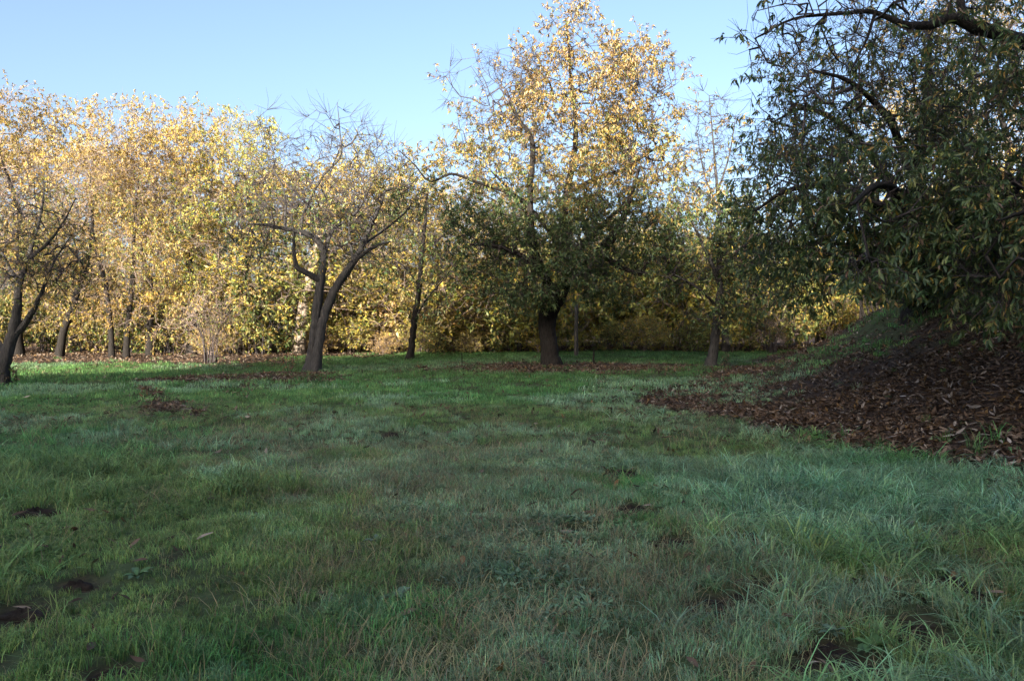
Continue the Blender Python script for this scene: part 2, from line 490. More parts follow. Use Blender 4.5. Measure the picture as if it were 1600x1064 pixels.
        if leaf is not None and len(leaf[0]):
            P, D, N, L, W, col = leaf
            P = P - b
            if nleafparts:
                # the leaves that show largest hang as single parts, sharing a few meshes
                Pw = P + b - np.array([0, 0, EYE])
                inview = (Pw[:, 1] > 1) & (np.abs(Pw[:, 0] / Pw[:, 1]) < .64) & (Pw[:, 2] / Pw[:, 1] < .39) & (Pw[:, 2] / Pw[:, 1] > -.4)
                score = np.where(inview, L / np.linalg.norm(Pw, axis=1), 0)
                pick = np.argsort(-score)[:nleafparts]
                var = []
                for k in range(14):
                    c = col[pick[k * 7]][None]
                    V, T, cc = leaf_geometry(np.zeros((1, 3)), np.array([[0, 1.0, 0]]), np.array([[0, 0, 1.0]]), np.array([1.0]), np.array([.26 + .02 * (k % 4)]), c, 1)
                    var.append((c[0], make_mesh('leaf', V, [T], leaf_mat_, cc)))
                vc = np.array([v[0] for v in var])
                for i in pick:
                    me = var[int(np.argmin(np.sum((vc - col[i]) ** 2, 1)))][1]
                    y = Vector(norm(D[i])); x = y.cross(Vector(N[i])).normalized(); z = x.cross(y)
                    o = link('leaf', me, root)
                    mt = Matrix((x, y, z)).transposed().to_4x4(); mt.translation = Vector(P[i])
                    o.matrix_local = mt @ Matrix.Diagonal((L[i], L[i], L[i], 1))
                rest = np.ones(len(P), bool); rest[pick] = False
                P, D, N, L, W, col = P[rest], D[rest], N[rest], L[rest], W[rest], col[rest]
            V, T, cc = leaf_geometry(P, D, N, L, W, col, detail)
            link('foliage', make_mesh('foliage', V, [T], leaf_mat_, cc), root, 'stuff')

def px_limb(pts, d):
    """rows (px, py, depth offset, radius) -> world rows"""
    return [[*at(p[0], p[1], d + p[2]), p[3]] for p in pts]
def px_lobes(ls, d):
    """rows (px, py, dy, rx px, rz px, ry metres, count)"""
    return [(at(l[0], l[1], d + l[2]), (l[3] * (d + l[2]) / F, l[5], l[4] * (d + l[2]) / F), l[6]) for l in ls]
def rooted(px, py, d):
    p = at(px, py, d); return np.array([p[0], p[1], float(hgt(p[0], p[1]))])
ALL = lambda P: np.ones(len(P), bool)

# ------------------------------------------------------------------ the setting: ground
def build_ground():
    u = np.linspace(-1, 1, 361)
    xs = 26 * u + 700 * np.sign(u) * np.maximum(np.abs(u) - .82, 0) ** 2 / .18 ** 2 * (np.abs(u) > .82)
    a = np.concatenate([np.linspace(-700, -80, 8), np.linspace(-70, -2, 40), np.linspace(0, 16, 170), np.linspace(16.15, 45, 170), np.linspace(46, 110, 50), np.linspace(120, 900, 10)])
    X, Y = np.meshgrid(xs, a)
    Z = hgt(X, Y)
    Z = Z - soil_mask(X, Y) * .03
    ny, nx = X.shape
    V = np.stack([X, Y, Z], -1).reshape(-1, 3)
    i = np.arange(ny - 1)[:, None] * nx + np.arange(nx - 1)[None]
    q = np.stack([i, i + 1, i + nx + 1, i + nx], -1).reshape(-1, 4)
    me = make_mesh('ground', V, [q], M_GROUND, None, True)
    for nm, f in (('litter', litter_mask), ('soil', soil_mask)):
        at_ = me.attributes.new(nm, 'FLOAT', 'POINT'); at_.data.foreach_set('value', f(X, Y).ravel().astype(np.float32))
    g = link('ground', me, None, 'structure')
    return g
build_ground()

# ------------------------------------------------------------------ scattering (grass, leaf litter)
def scatter(name, templates, pts, rot, scale, idx, tint, label, cat):
    hid = bpy.data.collections.new(name + '_kinds')
    for o in templates: hid.objects.link(o)
    me = bpy.data.meshes.new(name)
    me.vertices.add(len(pts)); me.vertices.foreach_set('co', np.asarray(pts, np.float32).ravel())
    def attr(n, ty, key, v):
        a = me.attributes.new(n, ty, 'POINT'); a.data.foreach_set(key, v)
    attr('rot', 'FLOAT_VECTOR', 'vector', rot.astype(np.float32).ravel())
    attr('scl', 'FLOAT', 'value', scale.astype(np.float32))
    attr('idx', 'INT', 'value', idx.astype(np.int32))
    c = np.ones((len(pts), 4), np.float32); c[:, :3] = tint
    attr('tint', 'FLOAT_COLOR', 'color', c.ravel())
    o = link(name, me, None, 'stuff', label); o['category'] = cat
    ng = bpy.data.node_groups.new(name, 'GeometryNodeTree')
    ng.interface.new_socket('Geometry', in_out='INPUT', socket_type='NodeSocketGeometry')
    ng.interface.new_socket('Geometry', in_out='OUTPUT', socket_type='NodeSocketGeometry')
    N = ng.nodes.new; L = ng.links.new
    gi, go = N('NodeGroupInput'), N('NodeGroupOutput')
    iop = N('GeometryNodeInstanceOnPoints'); iop.inputs['Pick Instance'].default_value = True
    ci = N('GeometryNodeCollectionInfo'); ci.inputs['Collection'].default_value = hid
    ci.inputs['Separate Children'].default_value = True; ci.inputs['Reset Children'].default_value = True
    def named(n, ty):
        x = N('GeometryNodeInputNamedAttribute'); x.data_type = ty; x.inputs['Name'].default_value = n; return x.outputs[0]
    L(gi.outputs[0], iop.inputs['Points']); L(ci.outputs[0], iop.inputs['Instance'])
    L(named('idx', 'INT'), iop.inputs['Instance Index'])
    e2r = N('FunctionNodeEulerToRotation'); L(named('rot', 'FLOAT_VECTOR'), e2r.inputs[0]); L(e2r.outputs[0], iop.inputs['Rotation'])
    L(named('scl', 'FLOAT'), iop.inputs['Scale']); L(iop.outputs[0], go.inputs[0])
    md = o.modifiers.new('scatter', 'NODES'); md.node_group = ng
    return o

def blade_tuft(name, n, radius, hmin, hmax, width, lean, mat, seed):
    r = np.random.default_rng(seed)
    V = []; Fq = []; Ft = []; cc = []
    for k in range(n):
        a = r.random() * 6.283; rr = radius * math.sqrt(r.random())
        b = np.array([rr * math.cos(a), rr * math.sin(a), -.01])
        a2 = r.random() * 6.283; d = np.array([math.cos(a2), math.sin(a2), 0]); s = np.array([-d[1], d[0], 0])
        h = r.uniform(hmin, hmax); l = h * r.uniform(.3, 1) * lean; w = width * r.uniform(.6, 1.3)
        p1 = b + d * l * .22 + np.array([0, 0, h * .55]); p2 = b + d * l * .6 + np.array([0, 0, h * .92]); p3 = b + d * l * 1.15 + np.array([0, 0, h * r.uniform(.7, 1.05)])
        i = len(V); sh = r.uniform(.5, 1.55); cc += [[sh * r.uniform(.75, 1.3), sh, sh * r.uniform(.8, 1.1)]] * 7
        V += [b - s * w * .5, b + s * w * .5, p1 - s * w * .5, p1 + s * w * .5, p2 - s * w * .35, p2 + s * w * .35, p3]
        Fq += [[i, i + 1, i + 3, i + 2], [i + 2, i + 3, i + 5, i + 4]]; Ft.append([i + 4, i + 5, i + 6])
    return bpy.data.objects.new(name, make_mesh(name, V, [np.array(Fq), np.array(Ft)], mat, np.array(cc), False, 'blade'))
def herb_tuft(name, n, size, mat, seed):
    """small broad-leaved lawn herbs: clover, plantain, daisies out of flower"""
    r = np.random.default_rng(seed)
    a = r.random(n) * 6.283; rr = .09 * np.sqrt(r.random(n))
    B = np.stack([rr * np.cos(a), rr * np.sin(a), r.uniform(0, .04, n)], 1)
    D = np.stack([np.cos(a + r.normal(0, .8, n)), np.sin(a + r.normal(0, .8, n)), r.uniform(.1, .9, n)], 1)
    V, T, _ = leaf_geometry(B, D, norm(np.array([0, 0, 1.0]) + r.normal(0, .4, (n, 3))), size * r.uniform(.6, 1.3, n), size * r.uniform(.35, .6, n), np.zeros((n, 3)), 0)
    return bpy.data.objects.new(name, make_mesh(name, V, [T], mat, np.repeat(r.uniform(.7, 1.3, (n, 1)) * np.ones(3), 4, 0), False, 'blade'))

def in_frame(x, y, margin=1.15):
    return np.abs(x) < y * .655 * margin + 1.5
def rand_pts(n, y0, y1, margin=1.15):
    y = np.sqrt(rng.random(n) * (y1 ** 2 - y0 ** 2) + y0 ** 2)
    x = (rng.random(n) * 2 - 1) * (y * .655 * margin + 1.5)
    return x, y

def build_grass():
    T = [blade_tuft('tuft_a_fine', 24, .08, .05, .12, .0050, .8, M_GRASS, 1),
         blade_tuft('tuft_b_fine', 20, .09, .04, .11, .0055, 1.3, M_GRASS, 2),
         blade_tuft('tuft_c_tall', 20, .08, .10, .24, .0065, 1.2, M_GRASS, 3),
         blade_tuft('tuft_d_arching', 16, .07, .10, .22, .0080, 2.3, M_GRASS, 4),
         blade_tuft('tuft_e_straw', 14, .10, .03, .12, .0030, 1.8, M_GRASS, 5),
         herb_tuft('tuft_f_herb', 14, .045, M_GRASS, 6),
         blade_tuft('tuft_g_wide', 30, .22, .07, .14, .011, 1.0, M_GRASS, 7),
         blade_tuft('tuft_h_wide', 26, .24, .05, .12, .012, 1.5, M_GRASS, 8)]
    X, Y, K = [], [], []
    for n, y0, y1, far in ((38000, 1.2, 9, 0), (30000, 7, 17, 0), (20000, 14, 40, 1), (6000, 2.6, 14, 2)):
        x, y = rand_pts(n, y0, y1)
        dens = .5 + .5 * smooth(.34, .58, fbm(x, y, .6, 51, 3))
        lm = litter_mask(x, y); sm = soil_mask(x, y)
        keep = rng.random(len(x)) < dens * (1 - .985 * lm) * (1 - .97 * sm) * (1 - .25 * smooth(.8, 2, bank_u(x, y)))
        x, y = x[keep], y[keep]; m = len(x)
        rough = smooth(-.5, 2.5, x - .12 * y + (fbm(x, y, 1.6, 60) - .5) * 4) * smooth(16, 8, y)      # coarser sward on the right
        rough = np.maximum(rough, smooth(-2.2, -3.6, x + .05 * y + (fbm(x, y, 1.6, 63) - .5) * 4) * smooth(13, 7, y) * .8)
        straw = np.clip(smooth(.48, .64, fbm(x, y, 2.2, 70, 4)) * .8 + .35 * smooth(1.6, .4, np.abs(x + .2)), 0, 1) * smooth(17, 9, y)
        herb = smooth(.52, .68, fbm(x, y, 1.1, 80, 3)) * .6
        u = rng.random(m)
        k = np.where(rng.random(m) < .5, 0, 1)
        k = np.where(u < rough * .55, np.where(rng.random(m) < .55, 3, 2), k)
        k = np.where(rng.random(m) < straw * .5, 4, k)
        k = np.where(rng.random(m) < herb * .5, 5, k)
        if far == 1: k = np.where(rng.random(m) < .5, 6, 7)
        if far == 2: k = np.full(m, 4)
        X.append(x); Y.append(y); K.append(k)
    x, y, k = map(np.concatenate, (X, Y, K)); n = len(x)
    z = hgt(x, y)
    dew = smooth(.48, .64, fbm(x, y, 2.6, 90, 4) + (fbm(x, y, .5, 93, 3) - .5) * .5)
    dew = np.clip(dew + .12 * smooth(24, 12, y) * smooth(2.5, 7, y), 0, 1) * smooth(34, 26, y) * (1 - smooth(.2, 1.2, bank_u(x, y)))
    base = np.array([.088, .285, .088]); warm = np.array([.21, .315, .105]); dewc = np.array([.32, .49, .34]); strawc = np.array([.32, .28, .19])
    w = rng.random((n, 1)) * .5 + .7 * smooth(.4, .65, fbm(x, y, 3, 97))[:, None] * smooth(22, 7, y)[:, None]
    c = base * (1 - w) + warm * w
    dd = (dew * rng.uniform(.25, .95, n))[:, None]
    c = c * (1 - dd) + dewc * dd
    st = ((k == 4) * rng.uniform(.5, 1, n))[:, None]
    c = c * (1 - st) + strawc * st
    c = c * np.where(k == 5, .7, 1.0)[:, None]
    fa = smooth(15, 24, y)[:, None]; c = c * (1 - fa) + (c * .45 + np.array([.085, .135, .05]) * .55) * fa
    c = c * rng.uniform(.7, 1.3, (n, 1)) * (.45 + 1.1 * fbm(x, y, .4, 120, 3))[:, None]
    rot = np.stack([rng.normal(0, .12, n), rng.normal(0, .12, n), rng.random(n) * 6.283], 1)
    sc = rng.uniform(.6, 1.1, n) * np.where(k < 2, .68, np.where(k < 4, .85, 1)) * np.where(k < 4, .45 + 1.1 * fbm(x, y, .9, 99, 3), 1)
    scatter('grass', T, np.stack([x, y, z], 1), rot, sc, k, c, 'short dewy meadow grass with straw and clover covering the orchard floor', 'grass')
build_grass()

def curled_leaf(name, seed, mat, L=1.0, tint=None, cname='tint'):
    r = np.random.default_rng(seed)
    s = np.linspace(0, 1, 6); curl = r.uniform(-.5, 1.1); fold = r.uniform(.1, .9)
    wid = np.array([.03, .13, .16, .14, .08, .005]) * r.uniform(.8, 1.15)
    ang = np.cumsum(np.full(6, curl / 6)) + r.uniform(-.2, .1)
    cx = np.concatenate([[0], np.cumsum(np.cos(ang[:-1]) * .2)]); cz = np.concatenate([[0], np.cumsum(np.sin(ang[:-1]) * .2)])
    V = []
    for i in range(6):
        tw = (i - 2.5) * r.uniform(-.1, .1)
        for sgn in (-1, 0, 1):
            V.append([cx[i] - .5, sgn * wid[i] * math.cos(fold), cz[i] + abs(sgn) * wid[i] * math.sin(fold) + sgn * tw * .1 + .02])
    q = [[i * 3 + j, i * 3 + j + 1, i * 3 + j + 4, i * 3 + j + 3] for i in range(5) for j in (0, 1)]
    V = np.array(V) * L
    return make_mesh(name, V, [np.array(q)], mat, np.repeat(np.array([tint]), len(V), 0) if tint is not None else None, False, cname)

LIT = np.array([(.092, .058, .037), (.138, .09, .058), (.054, .037, .027), (.19, .14, .10), (.30, .25, .20), (.20, .12, .05)])
def build_litter():
    T = [bpy.data.objects.new('fallen_%s' % 'abcdef'[i], curled_leaf('fallen', 30 + i, M_LITTER, 1.0, (1, 1, 1), 'blade')) for i in range(6)]
    X, Y = [], []
    for n, y0, y1 in ((60000, 3, 14), (60000, 12, 26), (32000, 22, 46)):
        x, y = rand_pts(n * 2, y0, y1)
        lm = litter_mask(x, y)
        keep = rng.random(len(x)) < np.where(lm > .04, lm ** 1.2 * .9 * (.45 + .9 * smooth(.35, .6, fbm(x, y, .5, 110, 3))), .014 + .02 * smooth(10, 20, y) + .28 * smooth(-2.2, .2, x - np.interp(y, EDGE_Y, EDGE_X)) * smooth(.45, .6, fbm(x, y, .6, 115, 3)))
        X.append(x[keep]); Y.append(y[keep])
    x, y = np.concatenate(X), np.concatenate(Y); n = len(x)
    z = hgt(x, y) + rng.uniform(0, .045, n)
    c = LIT[rng.choice(6, n, p=[.27, .25, .2, .14, .07, .07])] * rng.uniform(.7, 1.3, (n, 1))
    rot = np.stack([rng.normal(0, .4, n), rng.normal(0, .4, n), rng.random(n) * 6.283], 1)
    sc = rng.uniform(.065, .14, n) * (1 + .35 * smooth(18, 32, y))
    scatter('leaf_litter', T, np.stack([x, y, z], 1), rot, sc, rng.integers(0, 6, n), c, 'carpet of brown curled chestnut leaves fallen on bank and under trees', 'leaf litter')
build_litter()

# ------------------------------------------------------------------ the far wood, in full sun
def far_tree_parts(seed, h, w, wts_fn, nt_, bark, size=.22, trunks=1, lean=0.0, clear=.10, density=1.0, twig=None, ntw=5):
    """A tall spreading chestnut, about h high and w wide, standing at the origin. Returns the Tree and its meshes."""
    T = Tree(seed, (0, 0, 0)); r = T.r
    for k in range(trunks):
        a = r.random() * 6.28; off = .35 * (trunks > 1)
        sx = off * (k - (trunks - 1) / 2) * 2
        top = np.array([sx * 3 + r.normal(0, .3) + lean * h * .5, r.normal(0, .3), h * .72])
        m = np.array([sx * 1.6 + lean * h * .28 + r.normal(0, .15), r.normal(0, .15), h * .3])
        rr = r.uniform(.17, .24) * (1 if trunks == 1 else .75)
        T.limb([[sx, 0, -.25, rr * 1.1], [sx * 1.2 + lean * .6, .02, h * .1, rr], [*m, rr * .8], [*((m + top) / 2 + r.normal(0, .2, 3)), rr * .5], [*top, rr * .16]], trunk=True, step=.4)
    lobes = []
    nl = 9
    for k in range(nl):
        a = k * 2.4 + r.random(); q = (k + .5) / nl
        zc = h * (clear + .08 + (1 - clear - .2) * q)
        rad = w * .5 * math.sqrt(max(.05, 1 - ((zc / h - .55) / .55) ** 2)) * .62
        lobes.append((np.array([math.cos(a) * rad + lean * zc * .8, math.sin(a) * rad, zc]), np.array([1, 1, .85]) * w * r.uniform(.22, .32), int(nt_ / nl)))
    lobes.append((np.array([lean * h * .5, 0, h * .82]), np.array([w * .28, w * .28, h * .16]), int(nt_ * .2)))
    t = T.lobes(lobes); t = t[t[:, 2] > h * clear * .8]
    T.grow(t, step=.5, skip=.2)
    tb = T.branches()
    T.twigs(tb, ntw + 1, .8, up=.12, extra=.4, spread=.95, rad=.006)
    n1 = r.random(3) * 50
    hole = lambda P: np.clip((1 - .55 * smooth(.80, .98, P[:, 2] / h)) * density * (.20 + 1.05 * smooth(.36, .58, fbm(P[:, 0] + n1[0] + P[:, 1] * .6, P[:, 2] + n1[1], 2.2, 7, 3))), 0, 1)
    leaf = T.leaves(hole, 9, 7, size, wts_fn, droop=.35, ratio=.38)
    return T, tb, leaf

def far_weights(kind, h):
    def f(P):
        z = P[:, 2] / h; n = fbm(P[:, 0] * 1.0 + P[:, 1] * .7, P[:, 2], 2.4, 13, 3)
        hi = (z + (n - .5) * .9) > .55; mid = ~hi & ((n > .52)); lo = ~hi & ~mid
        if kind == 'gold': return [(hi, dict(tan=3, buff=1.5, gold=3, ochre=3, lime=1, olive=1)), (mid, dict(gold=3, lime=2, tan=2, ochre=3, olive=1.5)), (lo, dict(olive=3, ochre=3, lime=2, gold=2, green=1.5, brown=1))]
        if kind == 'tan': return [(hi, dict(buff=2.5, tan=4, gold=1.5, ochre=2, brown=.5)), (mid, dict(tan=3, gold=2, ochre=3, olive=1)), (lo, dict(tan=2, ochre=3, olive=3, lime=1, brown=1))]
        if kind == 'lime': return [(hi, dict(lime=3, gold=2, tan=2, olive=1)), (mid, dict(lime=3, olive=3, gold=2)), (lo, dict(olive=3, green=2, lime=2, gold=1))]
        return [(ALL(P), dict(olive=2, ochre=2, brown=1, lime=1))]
    return f
PROTO = {}
def proto(key, *a, **k):
    T, tb, leaf = far_tree_parts(*a, **k)
    PROTO[key] = (T, tb, leaf, a[5], a[1])
def far_tree(key, name, loc, label, cat, group=None, height=None, rz=0.0, wide=1.0):
    ent = PROTO[key]
    h = ent[4]
    if isinstance(ent[0], Tree):
        T, tb, leaf, bark, _ = ent
        root = thing(name, loc, label, cat, group)
        T.build(root, bark, M_TWIG_PALE, M_LEAF_FAR, leaf, 0, tb, sides=10)
        PROTO[key] = (root, None, None, bark, h)
    else:
        root = copy_tree(ent[0]); root.name = name
        root.location = loc; root['label'] = label; root['category'] = cat
        if 'group' in root: del root['group']
        if group: root['group'] = group
    s = (height or h) / h
    root.rotation_euler = (0, 0, rz); root.scale = (s * wide, s * wide, s)
    return root
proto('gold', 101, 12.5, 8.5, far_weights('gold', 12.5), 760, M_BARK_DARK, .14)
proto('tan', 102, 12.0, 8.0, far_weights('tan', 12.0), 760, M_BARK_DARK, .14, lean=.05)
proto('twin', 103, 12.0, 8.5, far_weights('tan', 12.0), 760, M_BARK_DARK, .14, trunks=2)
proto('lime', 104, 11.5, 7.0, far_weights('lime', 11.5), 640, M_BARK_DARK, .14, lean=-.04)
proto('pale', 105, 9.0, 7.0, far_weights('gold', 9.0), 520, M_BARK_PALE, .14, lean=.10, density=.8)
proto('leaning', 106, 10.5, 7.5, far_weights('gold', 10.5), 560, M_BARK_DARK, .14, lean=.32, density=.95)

# key, trunk px, distance, top px row, turn, width, label
ROW = [
    ('gold', 28, 33.5, 136, .3, 1.0, 'tall golden chestnut at the far left, its crown the highest of the sunlit wood'),
    ('leaning', 92, 32, 222, .1, 1.0, 'dark trunk leaning right under gold leaves, beside the tallest chestnut of the far wood'),
    ('twin', 186, 31.5, 170, .0, 1.0, 'sunlit tan chestnut on two dark trunks forming a narrow V'),
    ('tan', 235, 33, 212, 2.1, 1.0, 'sunlit buff chestnut just right of the twin-trunked tree in the far wood'),
    ('gold', 300, 33.5, 164, 2.7, .95, 'round gold chestnut behind the bare many-stemmed shrub'),
    ('lime', 385, 34, 172, .6, .95, 'yellow-green chestnut rising above its neighbours behind the bare forked tree'),
    ('pale', 466, 34.5, 255, .2, 1.0, 'sunlit pale-barked leaning tree directly behind the bare forked tree'),
    ('lime', 586, 40, 222, 1.9, .9, 'gold-green tree showing between bare forked tree and the slim dark tree'),
    ('tan', 690, 42, 280, 4.0, .9, 'low tan tree behind the slim dark tree'),
    ('pale', 590, 38.3, 330, 3.0, .8, 'small sunlit tree on a short pale trunk, left of the slim dark tree'),
    ('twin', 772, 43, 300, 1.0, .9, 'sunlit tan tree behind the left half of the big central chestnut'),
    ('gold', 905, 43.5, 330, 5.0, .95, 'low golden tree behind the trunk of the big central chestnut'),
    ('pale', 1010, 43, 345, 1.4, 1.0, 'pale-twigged sunlit tree seen under the arching limb of the central chestnut'),
    ('lime', 1138, 43, 360, 3.6, .9, 'dark-trunked yellow tree just behind the slender grey-trunked tree'),
    ('gold', 1285, 44, 370, 2.2, .9, 'golden tree glowing under the overhanging boughs at the right'),
    ('tan', 1395, 44, 380, .9, .9, 'tan tree standing behind the leaning stakes on the bank'),
]
for key, px, d, top, rz, wide, lab in ROW:
    p = rooted(px, 553, d)
    zt = at(px, top, d)[2]
    far_tree(key, {'pale': 'pale_tree', 'leaning': 'leaning_tree'}.get(key, 'chestnut_tree'), p, lab, 'tree', None, (zt - p[2]) * 1.02, rz, wide * (.94 if top < 240 else 1.55))
MARKS = [(-60, 'left picture edge'), (8, 'leaning edge tree'), (92, 'dark leaning trunk'), (186, 'twin dark trunks'), (258, 'buff chestnut'), (327, 'lone twiggy shrub'), (410, 'forked tree left twigs'),
         (492, 'bare forked tree'), (560, 'gap by forked tree'), (590, 'short pale trunk'), (642, 'slim dark tree'), (722, 'thin bent stick'), (800, 'big chestnut left skirt'), (862, 'big chestnut trunk'), (900, 'grey weathered post'),
         (930, 'short dark stake'), (1010, 'big chestnut arching limb'), (1065, 'gap by slender grey tree'), (1115, 'slender grey tree'), (1160, 'dark stump'), (1207, 'twiggy shrub on dark stems'), (1300, 'bright yellow bush'), (1383, 'leaning stakes'), (1440, 'dark tree on the bank'), (1560, 'top of the right bank'), (1700, 'far right bank')]
_used = {}
def beside(px):
    k = int(np.argmin([abs(m[0] - px) for m in MARKS])); dx = px - MARKS[k][0]
    w = 'straight behind the ' if abs(dx) < 9 else ('behind and right of the ' if dx > 0 else 'behind and left of the ')
    return w + MARKS[k][1]
def unique(lab):
    _used[lab] = _used.get(lab, 0) + 1
    return lab if _used[lab] == 1 else lab.replace('behind', ['', '', 'second behind', 'third behind', 'fourth behind'][_used[lab]], 1)
# a second rank deeper in the wood
keys = ['tan', 'gold', 'lime', 'twin', 'tan', 'lime', 'gold']
for k in range(17):
    px = -60 + k * 103; d = 48 + (k * 37 % 11)
    p = rooted(px, 540, d)
    top = np.interp(px, [-60, 100, 300, 420, 520, 650, 800, 1000, 1250, 1600], [185, 212, 222, 240, 290, 305, 330, 355, 375, 375]) + (k * 53 % 24)
    far_tree(keys[k % 7], 'chestnut_tree', p, unique('tree deep in the wood, ' + beside(px)), 'tree', 'trees deeper in the far wood', at(px, top, d)[2] - p[2], k * 1.3, 1.2 if top < 250 else 1.7)

# undergrowth along the wood's edge: bushes of fine stems and leaves
def bush(seed, h, w, wts, nstem=9, n=160, size=.12, leafp=.8, base_r=.018, twig_len=.45, per=4):
    T = Tree(seed, (0, 0, 0)); r = T.r
    for k in range(nstem):
        a = k * 2.4 + r.random() * .6; q = r.uniform(.3, 1)
        e = np.array([math.cos(a) * w * .42 * q, math.sin(a) * w * .42 * q, h * r.uniform(.5, .8)])
        T.limb([[math.cos(a) * .28 * q, math.sin(a) * .28 * q, -.1, base_r], [*(e * np.array([.35, .35, .5]) + r.normal(0, .05, 3)), base_r * .7], [*e, base_r * .35]], trunk=False, step=.25)
    t = T.lobes([((0, 0, h * .55), (w * .5, w * .5, h * .45), n)]); t = t[t[:, 2] > .15]
    T.grow(t, step=.3, skip=.1)
    tb = T.branches(); T.twigs(tb, per, twig_len, up=.35, spread=.9)
    leaf = T.leaves(lambda P: np.full(len(P), leafp), 6, 5, size, wts, droop=.2, ratio=.42)
    return T, tb, leaf
class Shared:
    def __init__(self, T, tb, leaf, bark, twig): self.a = (T, tb, leaf, bark, twig); self.root = None
    def put(self, name, loc, label, cat, group=None, s=1.0, rz=0.0, sz=1.0):
        if self.root is None:
            T, tb, leaf, bark, twig = self.a
            root = thing(name, loc, label, cat, group)
            t = Tubes()
            for _, P in T.limbs: t.add(P[:, :3], P[:, 3], 6)
            link('stems', t.mesh('stems', bark), root)
            T.limbs = []
            T.build(root, bark, twig, M_LEAF_FAR, leaf, 0, tb)
            self.root = root
        else:
            root = copy_tree(self.root); root.name = name; root.location = loc; root['label'] = label; root['category'] = cat
            if 'group' in root: del root['group']
            if group: root['group'] = group
        root.scale = (s, s, s * sz); root.rotation_euler = (0, 0, rz)
        return root
B_YEL = Shared(*bush(201, 2.6, 3.4, lambda P: [(ALL(P), dict(lime=4, gold=3, olive=2, tan=1))], n=340, size=.16), M_TWIG_PALE, M_TWIG_PALE)
B_TAN = Shared(*bush(202, 2.2, 3.6, lambda P: [(ALL(P), dict(tan=3, buff=2, ochre=2, brown=2, gold=1))], n=320, size=.14, leafp=.75), M_TWIG_PALE, M_TWIG_PALE)
B_OLV = Shared(*bush(203, 2.4, 3.4, lambda P: [(ALL(P), dict(olive=3, ochre=2, lime=2, green=2))], n=320, size=.15), M_TWIG, M_TWIG)
B_BARE = Shared(*bush(204, 2.9, 2.6, lambda P: [(ALL(P), dict(tan=2, rust=2, lime=1, olive=2))], nstem=16, n=240, size=.09, leafp=.22, twig_len=.6, per=5), M_TWIG, M_TWIG_PALE)

p = rooted(328, 568, 27.6); p[2] = hgt(p[0], p[1])
B_BARE.put('bare_shrub', p, 'twiggy many-stemmed shrub standing alone at the edge of the shade on the left', 'shrub', None, .95, .4)
p = rooted(1207, 545, 35.0)
B_BARE.put('bare_shrub', p, 'twiggy shrub on short dark stems between the slender grey tree and the yellow bush', 'shrub', None, .85, 2.0)
p = rooted(1300, 528, 37.0)
B_YEL.put('yellow_bush', p, 'bright yellow-green bush in full sun below the overhanging right-hand tree', 'bush', None, 1.15, .8, .9)
kinds = [(B_TAN, 'brown_bush', 'low brown bush at the foot of the sunlit wood'), (B_YEL, 'yellow_bush', 'low yellow-green bush at the foot of the sunlit wood'), (B_OLV, 'green_bush', 'low olive-green bush at the foot of the sunlit wood')]
for k in range(34):
    px = -40 + k * 49 + (k * 29 % 23); d = 33.5 + (k * 17 % 9) * .6 if px < 420 else 36 + (k * 17 % 9) * .6
    s = 1.0 + .35 * ((k * 7) % 5) / 4
    if px > 420: s *= 1.3
    if 420 <= px < 1240: s *= 1.2
    if px > 1240: d += 3
    B, nm, lab = kinds[[2, 0, 2, 0, 0, 1, 0, 1, 0, 1][k % 10] if px < 800 else [1, 2, 1, 1][k % 4]]
    if px < 420: B, nm, lab = kinds[[2, 0, 2][k % 3]]
    B.put(nm, rooted(px, 550, d), ' '.join(unique(lab.replace(' at the foot of the sunlit wood', '').replace('low ', '') + ' ' + beside(px)).split()[:16]), 'bush', 'bushes at the foot of the far wood', s, k * 1.1)
for k in range(24):
    px = -20 + k * 50 + (k * 31 % 27); d = 32 + (k * 13 % 5) * .4 if px < 400 else 35.2 + (k * 13 % 5) * .3
    if px < 310: continue
    B, nm, lab = kinds[[0, 1, 0, 1, 2][k % 5] if px < 760 else [1, 2, 1][k % 3]]
    B.put(nm, rooted(px, 552, d), unique('small ' + nm.replace('_', ' ') + ' by the wood, ' + beside(px)), 'bush', 'small bushes in front of the far wood', .42 + .1 * (k % 3), k * 1.7)
for k in range(20):
    px = -100 + k * 95; d = 50 + (k * 13 % 7)
    B, nm, lab = kinds[[2, 0, 1][k % 3]]
    B.put(nm, rooted(px, 545, d), unique('bush deep in the wood, ' + beside(px)), 'bush', 'bushes deep inside the far wood', 1.6, k * .9)

B_BRA = Shared(*bush(205, 1.0, 2.2, lambda P: [(ALL(P), dict(green=5, dark=4, olive=2))], nstem=12, n=170, size=.085, leafp=.8, twig_len=.3, base_r=.009), M_TWIG, M_TWIG)
for k, (px, py, d, s_, lab) in enumerate([(1405, 520, 21, .8, 'low dark bramble at the foot of the bank below the stakes'), (1455, 530, 17.5, .8, 'dark bramble in front of the trunk of the bank tree'), (1500, 505, 17.5, .95, 'dark bramble on the bank right of the tree trunk'),
        (1550, 520, 14.5, .8, 'dark bramble mound halfway up the bank near the right edge'), (1595, 490, 14.0, .9, 'dark bramble high on the bank at the right edge'), (1530, 470, 18, 1.0, 'dark bramble near the top of the bank behind the others'),
        (1470, 480, 20, .9, 'dark bramble behind the trunk of the bank tree'), (1610, 440, 16, 1.1, 'bramble on the crest of the bank, cut by the right edge')]):
    B_BRA.put('bramble', rooted(px, py, d), lab, 'bramble', 'brambles on the right bank', s_ * 1.35, k * 1.3, .85)

